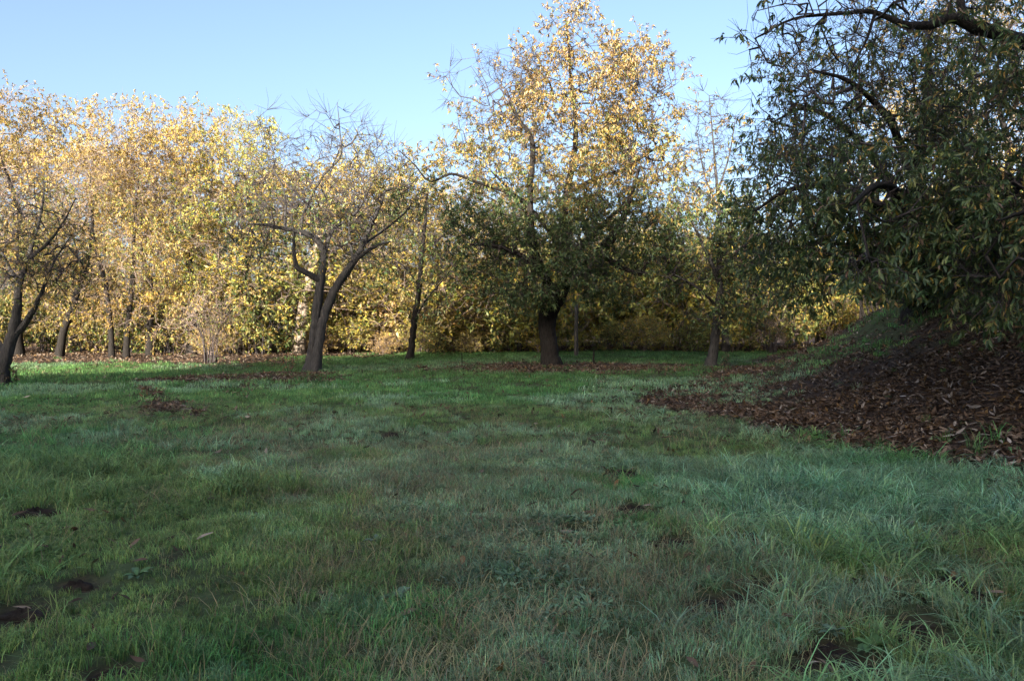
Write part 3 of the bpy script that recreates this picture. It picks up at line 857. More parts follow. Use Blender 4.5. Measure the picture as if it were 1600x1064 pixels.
# ------------------------------------------------------------------ trees standing on the meadow
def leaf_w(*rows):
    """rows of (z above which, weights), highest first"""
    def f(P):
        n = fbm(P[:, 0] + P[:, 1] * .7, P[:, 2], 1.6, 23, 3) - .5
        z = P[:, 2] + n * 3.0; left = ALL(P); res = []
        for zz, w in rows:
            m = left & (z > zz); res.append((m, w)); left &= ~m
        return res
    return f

def big_chestnut():
    d = 26.5; base = rooted(862, 572, d)
    T = Tree(301, base)
    T.limb(px_limb([(863, 582, 0, .32), (861, 562, 0, .295), (857, 530, 0, .275), (854, 500, 0, .28), (861, 480, 0, .28), (873, 460, 0, .26), (884, 440, 0, .24)], d), trunk=True, step=.10)
    for l in ([(866, 571, 0, .2), (877, 575, -.2, .17), (889, 579, -.35, .11), (904, 585, -.5, .04)],
              [(884, 442, 0, .30), (905, 420, 0, .27), (930, 400, -.2, .24), (948, 383, -.4, .2), (970, 350, -.6, .15), (985, 310, -.8, .1), (1000, 260, -1, .06)],
              [(882, 445, 0, .28), (886, 405, .3, .24), (880, 345, .5, .2), (890, 285, .6, .16), (900, 210, .6, .11), (892, 120, .4, .07), (886, 40, .3, .03)],
              [(872, 465, 0, .22), (850, 430, -.3, .19), (833, 385, -.5, .17), (828, 310, -.6, .14), (832, 225, -.6, .11), (812, 190, -.7, .08), (796, 160, -.8, .05)],
              [(850, 432, -.3, .15), (815, 400, -.9, .12), (775, 385, -1.4, .09), (735, 382, -1.8, .05)],
              [(940, 393, -.3, .15), (960, 412, -.8, .11), (985, 424, -1.0, .09), (1000, 429, -1.1, .085), (1014, 410, -1.2, .075), (1035, 400, -1.3, .06), (1048, 415, -1.4, .045), (1053, 432, -1.5, .03)],
              [(888, 300, .6, .12), (930, 280, .3, .09), (975, 265, 0, .07), (1015, 238, -.3, .05), (1050, 220, -.4, .03)],
              [(828, 320, -.6, .10), (790, 300, -1, .08), (745, 285, -1.4, .06), (705, 272, -1.7, .05), (672, 284, -1.9, .04), (648, 258, -2.0, .03), (624, 236, -2.1, .018)],
              [(884, 440, 0, .2), (880, 400, 1, .16), (850, 350, 1.8, .12), (810, 310, 2.3, .08), (770, 270, 2.6, .05)],
              [(890, 400, .3, .18), (925, 370, 1.2, .14), (965, 330, 1.9, .1), (1010, 310, 2.4, .06)]):
        T.limb(px_limb([(*q[:3], q[3] * .72) for q in l], d))
    L = px_lobes([(890, 190, 0, 150, 105, 3.2, 230), (888, 60, 0, 34, 52, 1.1, 40), (825, 115, 0, 62, 45, 2.0, 60), (955, 108, 0, 62, 45, 2.0, 65), (770, 150, 0, 85, 75, 2.2, 85), (1000, 160, 0, 72, 85, 2.2, 120),
                  (760, 235, 0, 75, 65, 2.4, 75), (1005, 235, 0, 68, 65, 2.2, 75), (885, 300, 0, 160, 95, 3.4, 250), (765, 330, 0, 70, 75, 2.4, 75), (1005, 300, 0, 68, 75, 2.4, 90), (790, 405, -.5, 62, 40, 2.0, 55),
                  (822, 448, -1.0, 58, 30, 1.3, 85), (890, 405, -1.2, 85, 45, 1.8, 110), (900, 365, 0, 130, 55, 2.6, 100), (780, 375, -.4, 80, 50, 2.0, 55), (925, 440, -1.0, 50, 20, 1.2, 30), (955, 428, -.5, 50, 34, 1.5, 48), (1035, 395, -1, 40, 40, 1.2, 22), (665, 275, -1.8, 50, 40, 1.0, 20)], d)
    L = [(a, b, int(n * 1.5)) for a, b, n in L]
    T.grow(T.lobes(L), step=.32, skip=.1, r0=0.0085)
    tb = T.branches(); T.twigs(tb, 7, .6, up=.1, extra=.6, spread=.9, rad=0.006)
    b = base[2]
    def prob(P):
        px = (P[:, 0] / P[:, 1]) * F + 800; py = 497 - (P[:, 2] - EYE) / P[:, 1] * F
        q = .95 - .25 * smooth(300, 120, py) - .4 * smooth(300, 120, py) * smooth(840, 760, px)
        return q * (.35 + .35 * smooth(280, 380, py) + 1.0 * smooth(.3, .55, fbm(P[:, 0] + P[:, 1] * .5, P[:, 2], 1.5, 33, 3)))
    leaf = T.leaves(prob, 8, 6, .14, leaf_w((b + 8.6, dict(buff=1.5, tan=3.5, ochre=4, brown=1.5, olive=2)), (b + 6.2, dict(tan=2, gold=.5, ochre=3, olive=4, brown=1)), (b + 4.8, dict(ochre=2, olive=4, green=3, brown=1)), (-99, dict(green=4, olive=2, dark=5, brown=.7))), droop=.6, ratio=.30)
    root = thing('chestnut_tree', base, 'big spreading chestnut in the middle with thick bent trunk and half-sunlit crown', 'tree')
    T.build(root, M_BARK_DARK, M_TWIG, M_LEAF, leaf, 0, tb)
big_chestnut()

def forked_tree():
    d = 24.0; base = rooted(492, 580, d)
    T = Tree(302, base)
    K = lambda l, q=.85: [(*w[:3], w[3] * q) for w in l]
    T.limb(px_limb(K([(482, 588, 0, .20), (487, 550, 0, .165), (493, 510, 0, .155), (497, 470, 0, .15), (502, 435, 0, .14), (505, 405, 0, .125)]), d), trunk=True, step=.10)
    T.limb(px_limb(K([(491, 588, -.13, .20), (497, 545, -.12, .165), (503.5, 508, -.06, .15), (515, 470, 0, .145), (532, 438, 0, .135), (551, 412, 0, .12), (566, 384, 0, .095), (580, 350, 0, .08), (597, 312, 0, .065), (601, 298, 0, .055)]), d), trunk=True, step=.10)
    for l in ([(505, 410, 0, .15), (504, 392, 0, .135), (494, 374, -.2, .12), (470, 363, -.4, .10), (445, 358, -.6, .08), (418, 352, -.9, .055), (390, 350, -1.2, .03)],
              [(501, 440, 0, .12), (486, 430, -.2, .11), (466, 420, -.4, .10), (460, 402, -.5, .075), (459, 370, -.5, .05), (455, 335, -.6, .03)],
              [(601, 298, 0, .07), (615, 294, .2, .05), (640, 293, .4, .035), (668, 305, .6, .02)],
              [(553, 410, 0, .08), (575, 392, -.4, .07), (592, 383, -.7, .055), (610, 378, -1, .03)],
              [(505, 400, 0, .09), (518, 362, .3, .07), (540, 345, .4, .06), (562, 325, .4, .045), (580, 290, .4, .03), (596, 262, .4, .015)],
              [(470, 363, -.4, .06), (476, 330, -.3, .05), (505, 275, -.1, .04), (532, 245, 0, .035), (531, 205, 0, .022), (527, 160, 0, .01)],
              [(445, 358, -.6, .05), (444, 300, -.5, .035), (420, 250, -.5, .022), (412, 200, -.4, .01)],
              [(510, 370, .2, .06), (490, 330, .8, .045), (450, 290, 1.2, .03), (415, 262, 1.4, .015)],
              [(552, 410, 0, .06), (547, 375, .2, .05), (546, 345, .3, .03), (555, 300, .4, .018)],
              [(566, 384, 0, .06), (600, 360, .8, .045), (635, 330, 1.3, .03), (655, 300, 1.6, .015)]):
        T.limb(px_limb(K(l, .75), d), step=.12)
    L = px_lobes([(440, 320, 0, 75, 70, 2.0, 130), (540, 330, 0, 90, 75, 2.2, 140), (620, 310, 0, 55, 60, 1.6, 60), (525, 225, 0, 65, 60, 1.2, 60), (425, 225, 0, 40, 50, 1.0, 26), (580, 240, 0, 55, 45, 1.0, 30), (400, 385, -.5, 60, 38, 1.6, 45), (560, 400, 0, 80, 25, 1.6, 24)], d)
    L = [(a, b, int(n * 1.6)) for a, b, n in L]
    T.grow(T.lobes(L), step=.25, skip=.08, r0=0.0085)
    tb = T.branches(); T.twigs(tb, 6, .65, up=.4, extra=.8, spread=.85, rad=0.0065)
    b = base[2]
    def prob(P):
        return .13 * smooth(b + 6.6, b + 5.2, P[:, 2]) * (.15 + 1.4 * smooth(.42, .62, fbm(P[:, 0], P[:, 2] + P[:, 1], 1.3, 35, 3)))
    leaf = T.leaves(prob, 6, 3, .16, leaf_w((b + 5.3, dict(ochre=3, olive=2, tan=2)), (-99, dict(olive=3, green=3, ochre=1, brown=1))), droop=.7)
    root = thing('forked_tree', base, 'nearly bare grey tree on two stems forking from the ground, left of the middle', 'tree')
    T.build(root, M_BARK, M_TWIG, M_LEAF, leaf, 0, tb)
forked_tree()

def left_edge_tree():
    d = 19.0; base = rooted(5, 602, d)
    T = Tree(303, base)
    T.limb(px_limb([(*w[:3], w[3] * .85) for w in [(0, 614, 0, .21), (4, 585, 0, .17), (11, 550, 0, .155), (21, 520, 0, .145), (27, 480, 0, .11), (31, 445, 0, .075), (48, 390, 0, .055), (64, 335, 0, .033), (70, 285, 0, .012)]], d), trunk=True, step=.10)
    for l in ([(20, 524, 0, .12), (38, 508, 0, .1), (55, 480, -.2, .075), (68, 450, -.3, .05), (84, 410, -.4, .03), (110, 370, -.5, .012)],
              [(12, 552, 0, .1), (-4, 535, .2, .09), (-25, 500, .4, .06), (-45, 450, .6, .04)],
              [(31, 445, 0, .06), (10, 410, .2, .05), (-10, 360, .3, .035), (-20, 310, .3, .015)],
              [(42, 408, 0, .05), (75, 380, -.6, .04), (100, 345, -.9, .025), (118, 310, -1, .012)]):
        T.limb(px_limb([(*w[:3], w[3] * .8) for w in l], d), step=.12)
    L = px_lobes([(60, 380, 0, 75, 80, 1.6, 130), (100, 430, -.3, 60, 55, 1.4, 80), (20, 430, 0, 55, 60, 1.5, 60), (-20, 380, 0, 60, 80, 1.5, 60), (60, 300, 0, 40, 40, .9, 25)], d)
    L = [(a, b, int(n * 1.5)) for a, b, n in L]
    T.grow(T.lobes(L), step=.22, skip=.08, r0=0.00765)
    tb = T.branches(); T.twigs(tb, 6, .5, up=.2, extra=.7, spread=.9, rad=0.0055)
    leaf = T.leaves(lambda P: .16 * (.2 + 1.4 * smooth(.42, .6, fbm(P[:, 0], P[:, 2], 1.1, 36, 3))), 4, 2, .15, leaf_w((-99, dict(ochre=3, tan=2, olive=3, lime=1))), droop=.6)
    root = thing('edge_tree', base, 'leaning grey tree with fine bare twigs at the left edge of the meadow', 'tree')
    T.build(root, M_BARK, M_TWIG, M_LEAF, leaf, 0, tb)
left_edge_tree()

def slim_tree():
    d = 31.0; base = rooted(641, 561, d)
    T = Tree(304, base)
    T.limb(px_limb([(*w[:3], w[3] * .85) for w in [(639, 566, 0, .2), (643, 540, 0, .155), (647, 505, 0, .14), (654, 460, 0, .12), (658, 410, 0, .1), (664, 350, 0, .07), (668, 300, 0, .03)]], d), trunk=True, step=.12)
    for l in ([(648, 500, 0, .05), (665, 470, -.5, .04), (690, 440, -.9, .03), (712, 410, -1.1, .015)], [(655, 450, 0, .05), (635, 420, .3, .04), (610, 400, .5, .025), (595, 385, .5, .012)], [(660, 395, 0, .05), (690, 370, .4, .04), (715, 340, .6, .02)]):
        T.limb(px_limb([(*w[:3], w[3] * .8) for w in l], d), step=.15)
    L = px_lobes([(660, 400, 0, 62, 60, 1.6, 110), (690, 350, 0, 52, 60, 1.4, 90), (640, 330, 0, 40, 50, 1.2, 50), (690, 430, -.5, 50, 35, 1.2, 40), (620, 440, 0, 38, 35, 1, 26), (660, 480, 0, 35, 22, .8, 18)], d)
    T.grow(T.lobes(L), step=.28, skip=.1, r0=0.0085)
    tb = T.branches(); T.twigs(tb, 6, .5, up=.2, extra=.6, rad=0.0065)
    leaf = T.leaves(lambda P: .55 * (.3 + 1.2 * smooth(.38, .58, fbm(P[:, 0], P[:, 2], 1.2, 37, 3))), 5, 2, .18, leaf_w((5.5, dict(ochre=3, tan=2, olive=2)), (-99, dict(olive=3, green=3, dark=1, ochre=1))), droop=.6)
    root = thing('slim_tree', base, 'slim dark-trunked young tree between the forked tree and the big chestnut', 'tree')
    T.build(root, M_BARK_DARK, M_TWIG, M_LEAF, leaf, 0, tb, sides=10)
slim_tree()

def grey_tree():
    d = 25.0; base = rooted(1112, 572, d)
    T = Tree(305, base)
    T.limb(px_limb([(*w[:3], w[3] * .85) for w in [(1110, 584, 0, .22), (1113, 560, 0, .175), (1118, 520, 0, .15), (1121, 490, 0, .135), (1125, 455, 0, .12), (1124, 410, 0, .1), (1126, 370, 0, .075), (1122, 310, 0, .06), (1116, 240, 0, .035), (1108, 150, 0, .012)]], d), trunk=True, step=.10)
    for l in ([(1125, 445, 0, .1), (1112, 412, -.3, .08), (1096, 378, -.5, .06), (1080, 340, -.6, .04), (1070, 300, -.6, .02)], [(1124, 420, 0, .08), (1150, 395, -.4, .06), (1180, 370, -.8, .04), (1210, 350, -1, .02)],
              [(1122, 480, 0, .06), (1090, 450, -.6, .05), (1055, 430, -1, .03)], [(1122, 300, 0, .04), (1140, 240, 0, .03), (1150, 180, 0, .012)], [(1124, 330, 0, .04), (1100, 270, .2, .03), (1088, 200, .3, .012)],
              [(1122, 500, 0, .06), (1155, 480, .5, .045), (1195, 460, .8, .02)]):
        T.limb(px_limb([(*w[:3], w[3] * .8) for w in l], d), step=.12)
    L = px_lobes([(1130, 420, 0, 95, 65, 2.0, 150), (1080, 350, 0, 75, 60, 1.7, 110), (1170, 360, 0, 70, 60, 1.7, 100), (1112, 230, 0, 45, 95, 1.0, 90), (1180, 460, -.5, 60, 40, 1.6, 55), (1110, 490, -.5, 50, 22, 1.0, 25), (1050, 430, -.5, 40, 35, 1.2, 30)], d)
    L = [(a, b, int(n * 1.6)) for a, b, n in L]
    T.grow(T.lobes(L), step=.25, skip=.1, r0=0.0085)
    tb = T.branches(); T.twigs(tb, 7, .55, up=.3, extra=.5, rad=0.0065)
    b = base[2]
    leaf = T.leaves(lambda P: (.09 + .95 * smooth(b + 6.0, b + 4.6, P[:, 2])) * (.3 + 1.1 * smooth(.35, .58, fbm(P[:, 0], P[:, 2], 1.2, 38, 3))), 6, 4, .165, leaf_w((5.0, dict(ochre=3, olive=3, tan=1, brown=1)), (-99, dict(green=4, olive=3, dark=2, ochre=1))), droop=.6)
    root = thing('grey_tree', base, 'slender grey-trunked tree right of the big chestnut, bare twigs at its top', 'tree')
    T.build(root, M_BARK, M_TWIG, M_LEAF, leaf, 0, tb, sides=12)
grey_tree()

def bank_tree():
    """the dark tree rooted on the bank, its boughs hanging out over the meadow towards the camera"""
    d = 18.0; base = rooted(1436, 490, d)
    T = Tree(306, base); bz = base[2]
    P0 = base
    q = lambda px, py, dd, r: [*at(px, py, dd), r * .72]
    T.limb([[*(P0 + [0, 0, -.3]), .30], [*(P0 + [.02, 0, .35]), .25], q(1432, 440, 17, .33), q(1429, 420, 15.6, .29), q(1425, 400, 14.7, .24), q(1420, 350, 14.4, .2), q(1430, 290, 14.2, .16), q(1440, 210, 14, .12), q(1450, 110, 13.8, .07), q(1455, 20, 13.6, .03)], trunk=True, step=.12)
    for l in ([q(1425, 400, 14.7, .18), q(1390, 340, 13.6, .14), q(1340, 300, 12.6, .1), q(1280, 290, 11.6, .07), q(1225, 300, 11, .04), q(1180, 330, 10.8, .02)],
              [q(1428, 420, 14.8, .16), q(1470, 360, 13, .12), q(1520, 300, 11, .09), q(1570, 280, 9.4, .06), q(1610, 300, 8.2, .03)],
              [q(1422, 370, 14.5, .14), q(1380, 270, 14.8, .1), q(1320, 200, 15, .07), q(1260, 170, 15, .05), q(1210, 190, 15, .02)],
              [q(1430, 290, 14.2, .12), q(1390, 190, 13.4, .08), q(1330, 130, 12.8, .05), q(1270, 110, 12.4, .02)],
              [q(1426, 405, 14.8, .14), q(1420, 340, 12.5, .11), q(1400, 300, 10.5, .08), q(1370, 290, 9, .05), q(1330, 320, 8, .025)],
              [q(1440, 210, 14, .08), q(1510, 150, 13, .06), q(1570, 130, 12, .03)],
              [q(1428, 400, 14.8, .12), q(1360, 390, 15.2, .08), q(1290, 380, 15.6, .05), q(1230, 390, 15.8, .02)],
              [q(1429, 425, 14.9, .12), q(1500, 400, 13, .09), q(1550, 400, 11, .06), q(1590, 430, 9.5, .03)]):
        T.limb(l, step=.14)
    def lb(px, py, dd, rx, rz, ry, n): return (at(px, py, dd), (rx * dd / F, ry, rz * dd / F), n)
    L = [lb(1250, 300, 11.5, 90, 80, 1.6, 110), lb(1340, 330, 10.5, 100, 80, 1.8, 130), lb(1250, 390, 12.5, 80, 60, 1.6, 75), lb(1440, 330, 10, 100, 90, 1.8, 130), lb(1550, 330, 9, 80, 100, 1.5, 110),
         lb(1280, 190, 14, 95, 75, 1.8, 170), lb(1400, 190, 13, 110, 90, 2.0, 200), lb(1520, 160, 12, 100, 100, 1.8, 190), lb(1240, 130, 13.5, 60, 50, 1.2, 60), lb(1430, 90, 13, 90, 60, 1.6, 100), lb(1380, 400, 12, 100, 40, 1.6, 75), lb(1510, 420, 10, 90, 38, 1.3, 70),
         lb(1230, 230, 14, 55, 60, 1.3, 55), lb(1590, 430, 8.5, 50, 55, .8, 40), lb(1250, 440, 12.5, 50, 25, .9, 22), lb(1340, 90, 14, 90, 70, 1.5, 80), lb(1500, 50, 13.5, 120, 60, 1.6, 100), lb(1360, 420, 8.6, 40, 30, .6, 18)]
    L = [(a, b, int(n * 1.35)) for a, b, n in L]
    T.grow(T.lobes(L), step=.22, skip=.08)
    tb = T.branches(); T.twigs(tb, 7, .42, up=.05, extra=.6, spread=.95, rad=.0038)
    def prob(P):
        py = 497 - (P[:, 2] - EYE) / P[:, 1] * F; px = (P[:, 0] / P[:, 1]) * F + 800
        return (.24 + .55 * smooth(120, 380, py) + .2 * smooth(1380, 1520, px)) * (.35 + 1.0 * smooth(.36, .58, fbm(P[:, 0] + P[:, 1] * .6, P[:, 2], 1.0, 39, 3)))
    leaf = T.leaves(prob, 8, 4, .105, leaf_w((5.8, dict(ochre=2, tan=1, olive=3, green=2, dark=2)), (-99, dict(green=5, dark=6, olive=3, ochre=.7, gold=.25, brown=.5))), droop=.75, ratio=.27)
    root = thing('overhanging_tree', base, 'dark leafy tree rooted on the right bank, its boughs overhanging the meadow', 'tree')
    T.build(root, M_BARK_DARK, M_TWIG, M_LEAF, leaf, 1, tb, nleafparts=300)
bank_tree()

def corner_tree():
    """trunk outside the frame to the right; its bare bough crosses the upper right corner"""
    base = rooted(1830, 520, 11.0)
    T = Tree(307, base)
    q = lambda px, py, dd, r: [*at(px, py, dd), r * .66]
    T.limb([[*(base + [0, 0, -.3]), .36], [*(base + [0, 0, .5]), .3], q(1815, 300, 10.9, .26), q(1800, 150, 10.7, .22), q(1780, 20, 10.4, .18), q(1770, -150, 10.2, .1)], trunk=True, step=.12)
    for l in ([q(1790, 90, 10.5, .17), q(1700, 80, 10.2, .14), q(1610, 68, 9.9, .125), q(1528, 45, 9.7, .11), q(1490, 30, 9.6, .085), q(1450, 40, 9.5, .07), q(1410, 38, 9.4, .055), q(1368, 20, 9.4, .04), q(1310, 22, 9.3, .03), q(1240, 30, 9.2, .02), q(1180, 60, 9.1, .009)],
              [q(1528, 45, 9.7, .085), q(1505, 25, 9.8, .075), q(1500, -10, 9.9, .065), q(1490, -60, 10, .04)],
              [q(1368, 20, 9.4, .03), q(1355, 60, 9.2, .022), q(1340, 90, 9.0, .014), q(1325, 120, 8.9, .008)],
              [q(1700, 80, 10.2, .1), q(1640, 180, 9.6, .08), q(1600, 260, 9, .06), q(1570, 350, 8.4, .035), q(1540, 400, 8, .015)],
              [q(1810, 260, 10.9, .12), q(1740, 300, 10, .1), q(1670, 330, 9, .07), q(1610, 330, 8, .04), q(1560, 345, 7.4, .015)]):
        T.limb(l, step=.12)
    def lb(px, py, dd, rx, rz, ry, n): return (at(px, py, dd), (rx * dd / F, ry, rz * dd / F), n)
    L = [lb(1240, 40, 9.2, 80, 60, 1.2, 70), lb(1360, 30, 9.4, 90, 70, 1.3, 80), lb(1500, 0, 9.8, 90, 60, 1.3, 60), lb(1580, 150, 9.2, 70, 110, 1.2, 90), lb(1590, 300, 8.6, 60, 90, 1.0, 75), lb(1580, 420, 8, 50, 60, .8, 45),
         lb(1680, 150, 9.5, 90, 140, 1.6, 90), lb(1700, 380, 9, 80, 90, 1.4, 60)]
    T.grow(T.lobes(L), step=.22, skip=.08)
    tb = T.branches(); T.twigs(tb, 6, .4, up=.1, extra=.5, spread=.95, rad=.0036)
    def prob(P):
        px = (P[:, 0] / P[:, 1]) * F + 800
        return (.12 + .55 * smooth(1400, 1560, px)) * (.3 + 1.1 * smooth(.36, .58, fbm(P[:, 0] + P[:, 1] * .6, P[:, 2], 1.0, 43, 3)))
    leaf = T.leaves(prob, 8, 4, .105, leaf_w((-99, dict(green=4, dark=4, olive=3, ochre=1, brown=1))), droop=.85, ratio=.27)
    root = thing('overhanging_tree', base, 'bare-boughed tree reaching in from beyond the right edge across the upper corner', 'tree')
    T.build(root, M_BARK_DARK, M_TWIG, M_LEAF, leaf, 1, tb)
corner_tree()

# trees on top of the bank, behind the dark ones
p = rooted(1570, 440, 24); far_tree('tan', 'chestnut_tree', p, 'tan chestnut on top of the bank, sunlit top showing through the upper right corner', 'tree', None, at(1570, -60, 24)[2] - p[2], 1.2, .9)
p = rooted(1440, 470, 29); far_tree('gold', 'chestnut_tree', p, 'golden chestnut on the bank glimpsed through the dark boughs at the right', 'tree', None, at(1440, 120, 29)[2] - p[2], 2.2, .9)

# ------------------------------------------------------------------ posts, stakes, stump
def stake_mesh(name, h, r, seed, sides=7, mat=None):
    rr = np.random.default_rng(seed); t = Tubes()
    z = np.linspace(-.15, h, 7)
    P = np.stack([np.cumsum(rr.normal(0, r * .12, 7)), np.cumsum(rr.normal(0, r * .12, 7)), z], 1)
    t.add(P, r * (1.1 - .3 * np.linspace(0, 1, 7)) * rr.uniform(.9, 1.1, 7), sides)
    return t.mesh(name, mat or M_WOOD, False)
p = rooted(900, 552, 31.5)
thing('wooden_post', p, 'grey weathered post just right of the big chestnut trunk', 'post', None, stake_mesh('post', 2.1, .09, 1))
p = rooted(928, 566, 26.8)
thing('stake', p, 'short dark stake stuck in the leaf litter right of the big trunk', 'stake', None, stake_mesh('stake', .5, .035, 2, mat=M_BARK_DARK))
p = rooted(722, 575, 26.0)
thing('stake', p, 'thin bent stick standing in the grass left of the big trunk', 'stake', None, stake_mesh('stake', .42, .018, 3, mat=M_BARK_DARK))
p = rooted(1133, 545, 35.5)
thing('tree_stump', p, 'dark stump standing in the grass just behind the slender grey tree', 'stump', None, stake_mesh('stump', 1.15, .2, 4, 12, M_BARK_DARK))
fr = rooted(1383, 505, 27.0)
fence = thing('stake_fence', fr, 'row of leaning wooden stakes climbing the right bank behind the dark tree', 'fence')
for k in range(13):
    px = 1346 + k * 7.2; d = 27.5 - k * .12
    x = at(px, 500, d)[0]; y = d
    o = link('stake', stake_mesh('stake', 1.15 if k else 1.0, .045 if k else .07, 40 + k), fence)
    o.location = Vector((x, y, float(hgt(x, y)))) - Vector(fr)
    o.rotation_euler = (random.Random(k).uniform(-.08, .08), -.28 + random.Random(k + 9).uniform(-.1, .1) if k else 0, 0)

# ------------------------------------------------------------------ dug-over earth, weeds, single leaves, fallen branches
def clod(seed, r):
    rr = np.random.default_rng(seed)
    V = [[0, 0, r * .42]]; rings, seg = 6, 18
    for i in range(1, rings + 1):
        q = i / rings
        for k in range(seg):
            a = k / seg * 6.283
            s = r * q * (1 + .25 * math.sin(2 * a + seed) + .15 * math.sin(5 * a + seed * 2)) * (1 + rr.normal(0, .05))
            V.append([s * math.cos(a), s * math.sin(a) * .8, r * .42 * (1 - q ** 1.7) * (1 + rr.normal(0, .18)) + rr.normal(0, r * .05) - (.05 if i == rings else 0)])
    T = [[0, 1 + k, 1 + (k + 1) % seg] for k in range(seg)]
    Q = [[1 + i * seg + k, 1 + (i + 1) * seg + k, 1 + (i + 1) * seg + (k + 1) % seg, 1 + i * seg + (k + 1) % seg] for i in range(rings - 1) for k in range(seg)]
    return make_mesh('soil_clod', np.array(V), [np.array(T), np.array(Q)], M_SOIL)
SOIL_LAB = ['large brown clod of dug earth in the pale arching grass, lower right', 'dark clod just above and right of the large brown clod', 'black clod in the middle of the lower right grass', 'broad black clod under the weed at the lower right',
            'clod adjoining the broad black clod on its right', 'dark turned earth below the leafy weed clump right of centre', 'dark clod alone between centre and lower right grass', 'dark earth beside the small weed at the bottom right', 'earth clod beside the broad grey-green weed, bottom right',
            'dark bare earth at the left edge of the near meadow', 'black clod at the bottom edge, lower left', 'dark clod in long grass in the lower left corner', 'small dark molehill in the far middle of the meadow', 'wide low hump of earth right of centre, farthest of the dug ones there', 'clod between the turned earth and the large brown clod',
            'dark clod below the broad black clod, lower right', 'small clod near the long-leaved weed, lower left', 'small clod in coarse grass left of the broad black clod', 'small black clod at the bottom edge, right of centre', 'small clod left of the lone dark clod, right of centre']
for k, (x, y, r) in enumerate(SOIL):
    thing('soil_clod', (x, y, float(hgt(x, y)) - .025), SOIL_LAB[k], 'soil clod', 'clods of dug-up earth in the meadow', clod(k + 60, r * .62))

def weed(seed, n, size, col):
    rr = np.random.default_rng(seed); ms = []
    for k in range(n):
        a = k * 2.4 + rr.normal(0, .3)
        B = np.array([[.01 * math.cos(a), .01 * math.sin(a), .02]])
        D = np.array([[math.cos(a), math.sin(a), rr.uniform(.15, .9)]])
        L = size * rr.uniform(.6, 1.2)
        V, T, c = leaf_geometry(B, D, np.array([[0, 0, 1.0]]), np.array([L]), np.array([L * .5]), np.array([col]) * rr.uniform(.8, 1.2), 1)
        ms.append(make_mesh('leaf', V, [T], M_FALLEN, c))
    return ms
WEEDS = [(1362, 1020, .13, 'broad grey-green weed with dewy leaves near the bottom right corner'), (1480, 885, .12, 'low broad-leaved weed beside dark earth at the lower right'), (1300, 1000, .10, 'small dewy weed beside dug-up earth at the bottom right'),
         (1010, 770, .12, 'leafy green weed clump beside dug earth right of the middle of the meadow'), (1130, 740, .12, 'bright green weed in the grass short of the leaf-covered bank'), (590, 850, .13, 'pale dewy weed in the middle of the near grass'),
         (215, 905, .12, 'weed with long leaves at the lower left of the meadow'), (620, 940, .12, 'grey-green weed low in the near grass left of the middle'), (1440, 830, .1, 'small weed in the coarse grass below the leaf litter'), (470, 900, .09, 'tiny weed in the short grass at the lower left of the middle')]
for k, (px, py, s, lab) in enumerate(WEEDS):
    s *= .7
    g = ground_px(px, py)
    w = thing('weed', g, lab, 'weed')
    for me in weed(90 + k, 9, s, np.array([.12, .19, .12] if k % 3 else [.08, .16, .05])): link('leaf', me, w)

# pale leaves that stand out on the bank
pm = [curled_leaf('fallen_leaf', 130 + k, M_FALLEN, 1.0, np.array([.42, .36, .31]) * (1 - .12 * k)) for k in range(4)]
r2 = np.random.default_rng(77)
n = 0
while n < 70:
    px, py = r2.uniform(1050, 1600), r2.uniform(600, 760)
    g = ground_px(px, py)
    if litter_mask(g[0], g[1]) < .5: continue
    o = thing('fallen_leaf', (g[0], g[1], g[2] + .05), 'single pale dry chestnut leaf lying on the brown leaf litter of the bank', 'leaf', 'pale fallen leaves on the bank', pm[n % 4])
    s = r2.uniform(.11, .17); o.scale = (s, s, s); o.rotation_euler = (r2.normal(0, .4), r2.normal(0, .4), r2.random() * 6.28)
    n += 1
# saplings and suckers round the trunks
def sucker(name, px, py, d, h, lab, seed, col):
    base = rooted(px, py, d); T = Tree(seed, (0, 0, 0)); r = T.r
    root = thing(name, base, lab, 'sapling')
    t = Tubes()
    P, D = [], []
    for k in range(5):
        e = np.array([r.normal(0, .25), r.normal(0, .25), h * r.uniform(.6, 1)]); p = catmull([[0, 0, -.05, .012], [*(e * .5 + r.normal(0, .04, 3)), .008], [*e, .004]], .1)
        t.add(p[:, :3], p[:, 3], 4)
        i = r.integers(2, len(p), 12); P.append(p[i, :3]); D.append(norm(r.normal(size=(12, 3)) + [0, 0, .2]))
    link('stems', t.mesh('stems', M_TWIG), root)
    P, D = np.vstack(P), np.vstack(D); m = len(P)
    V, F_, c = leaf_geometry(P, D, norm(r.normal(size=(m, 3)) + [0, 0, 1]), np.full(m, .11) * r.uniform(.6, 1.2, m), np.full(m, .04), palette(col, m, r), 0)
    link('foliage', make_mesh('foliage', V, [F_], M_LEAF, c), root, 'stuff')
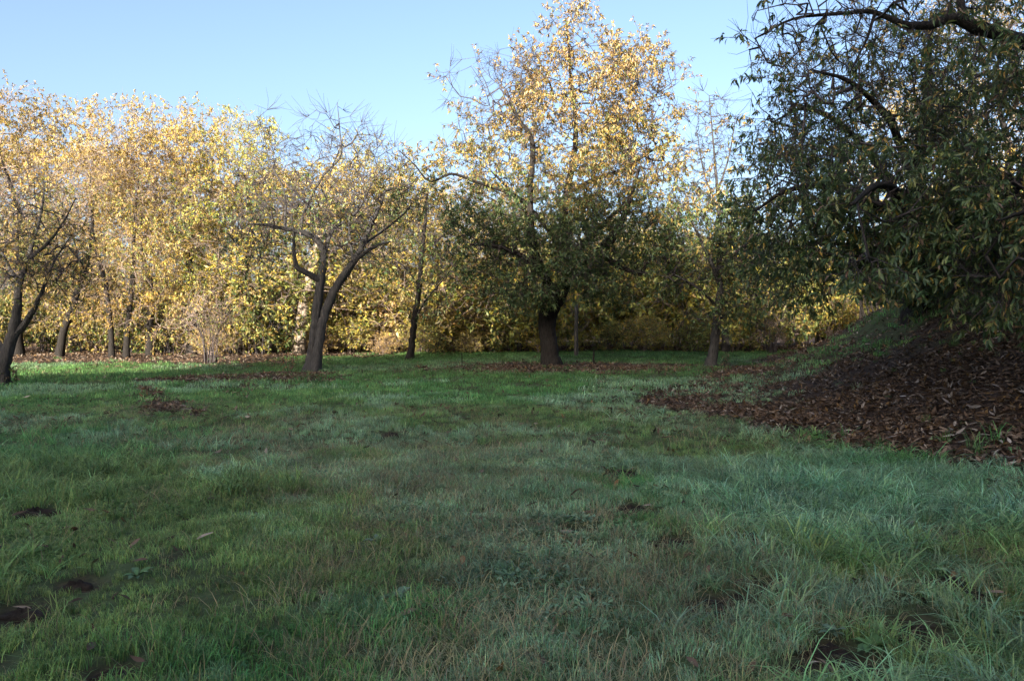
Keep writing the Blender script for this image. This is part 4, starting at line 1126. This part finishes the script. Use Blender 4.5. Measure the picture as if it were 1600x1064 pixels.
sucker('sapling', 452, 580, 23.0, .7, 'reddish low sucker growing at the left foot of the bare forked tree', 401, dict(rust=3, brown=2))
sucker('sapling', 28, 596, 19.2, .5, 'small dark sucker at the foot of the tree on the left edge', 402, dict(olive=2, brown=2))
sucker('sapling', 1130, 580, 24.6, .45, 'dark tuft of shoots at the foot of the slender grey tree', 403, dict(dark=2, brown=2))

# ------------------------------------------------------------------ the wooded hillside behind the camera that keeps the morning sun off the meadow
def hillside_wood():
    r = np.random.default_rng(500)
    V, T, Cc = [], [], []; nv = 0
    tb = Tubes()
    for k in range(155):
        x = -74 + k * .8 + r.normal(0, .6); y = -41 + r.normal(0, 2.5)
        g = float(hgt(x, y))
        top = np.interp(x, [-70, -39, -36, -34, -31.6, -28, -26.2, -25, -22.4, -21, -19, -15, -12, 0, 50], [16.2, 16.6, 17.0, 18.0, 22.8, 23.1, 24.0, 25.6, 25.6, 24.2, 24.4, 23.6, 23.2, 24.2, 26]) + r.normal(0, .45)
        h = top - g
        n = 420
        u = r.random(n); a = r.random(n) * 6.283; q = np.sqrt(r.random(n)) * 2.4 * np.where(u > .75, np.sqrt((1.02 - u) * 4), 1)
        v = np.stack([x + q * np.cos(a), y + q * np.sin(a), g + .2 + (h - .4) * u], 1)
        D = norm(r.normal(size=(n, 3))); N = norm(r.normal(size=(n, 3)))
        vv, tt, cc = leaf_geometry(v, D, N, r.uniform(.6, 1.1, n), r.uniform(.5, .8, n), palette(dict(green=3, olive=2, dark=2), n, r), 0)
        V.append(vv); T.append(tt + nv); Cc.append(cc); nv += len(vv)
        tb.add(np.array([[x, y, g - .3], [x, y, g + h * .4], [x + .2, y, g + h * .8]]), np.array([.3, .2, .08]), 6)
    o = link('woodland', make_mesh('woodland', np.vstack(V), [np.vstack(T)], M_LEAF, np.vstack(Cc)), None, 'stuff', 'dense evergreen wood along the crest of the hillside behind the meadow')
    o['category'] = 'woodland'
    t = link('woodland_trunks', tb.mesh('woodland_trunks', M_BARK_DARK), None, 'stuff', 'dark trunks of the wood along the crest of the hillside'); t['category'] = 'woodland'
hillside_wood()
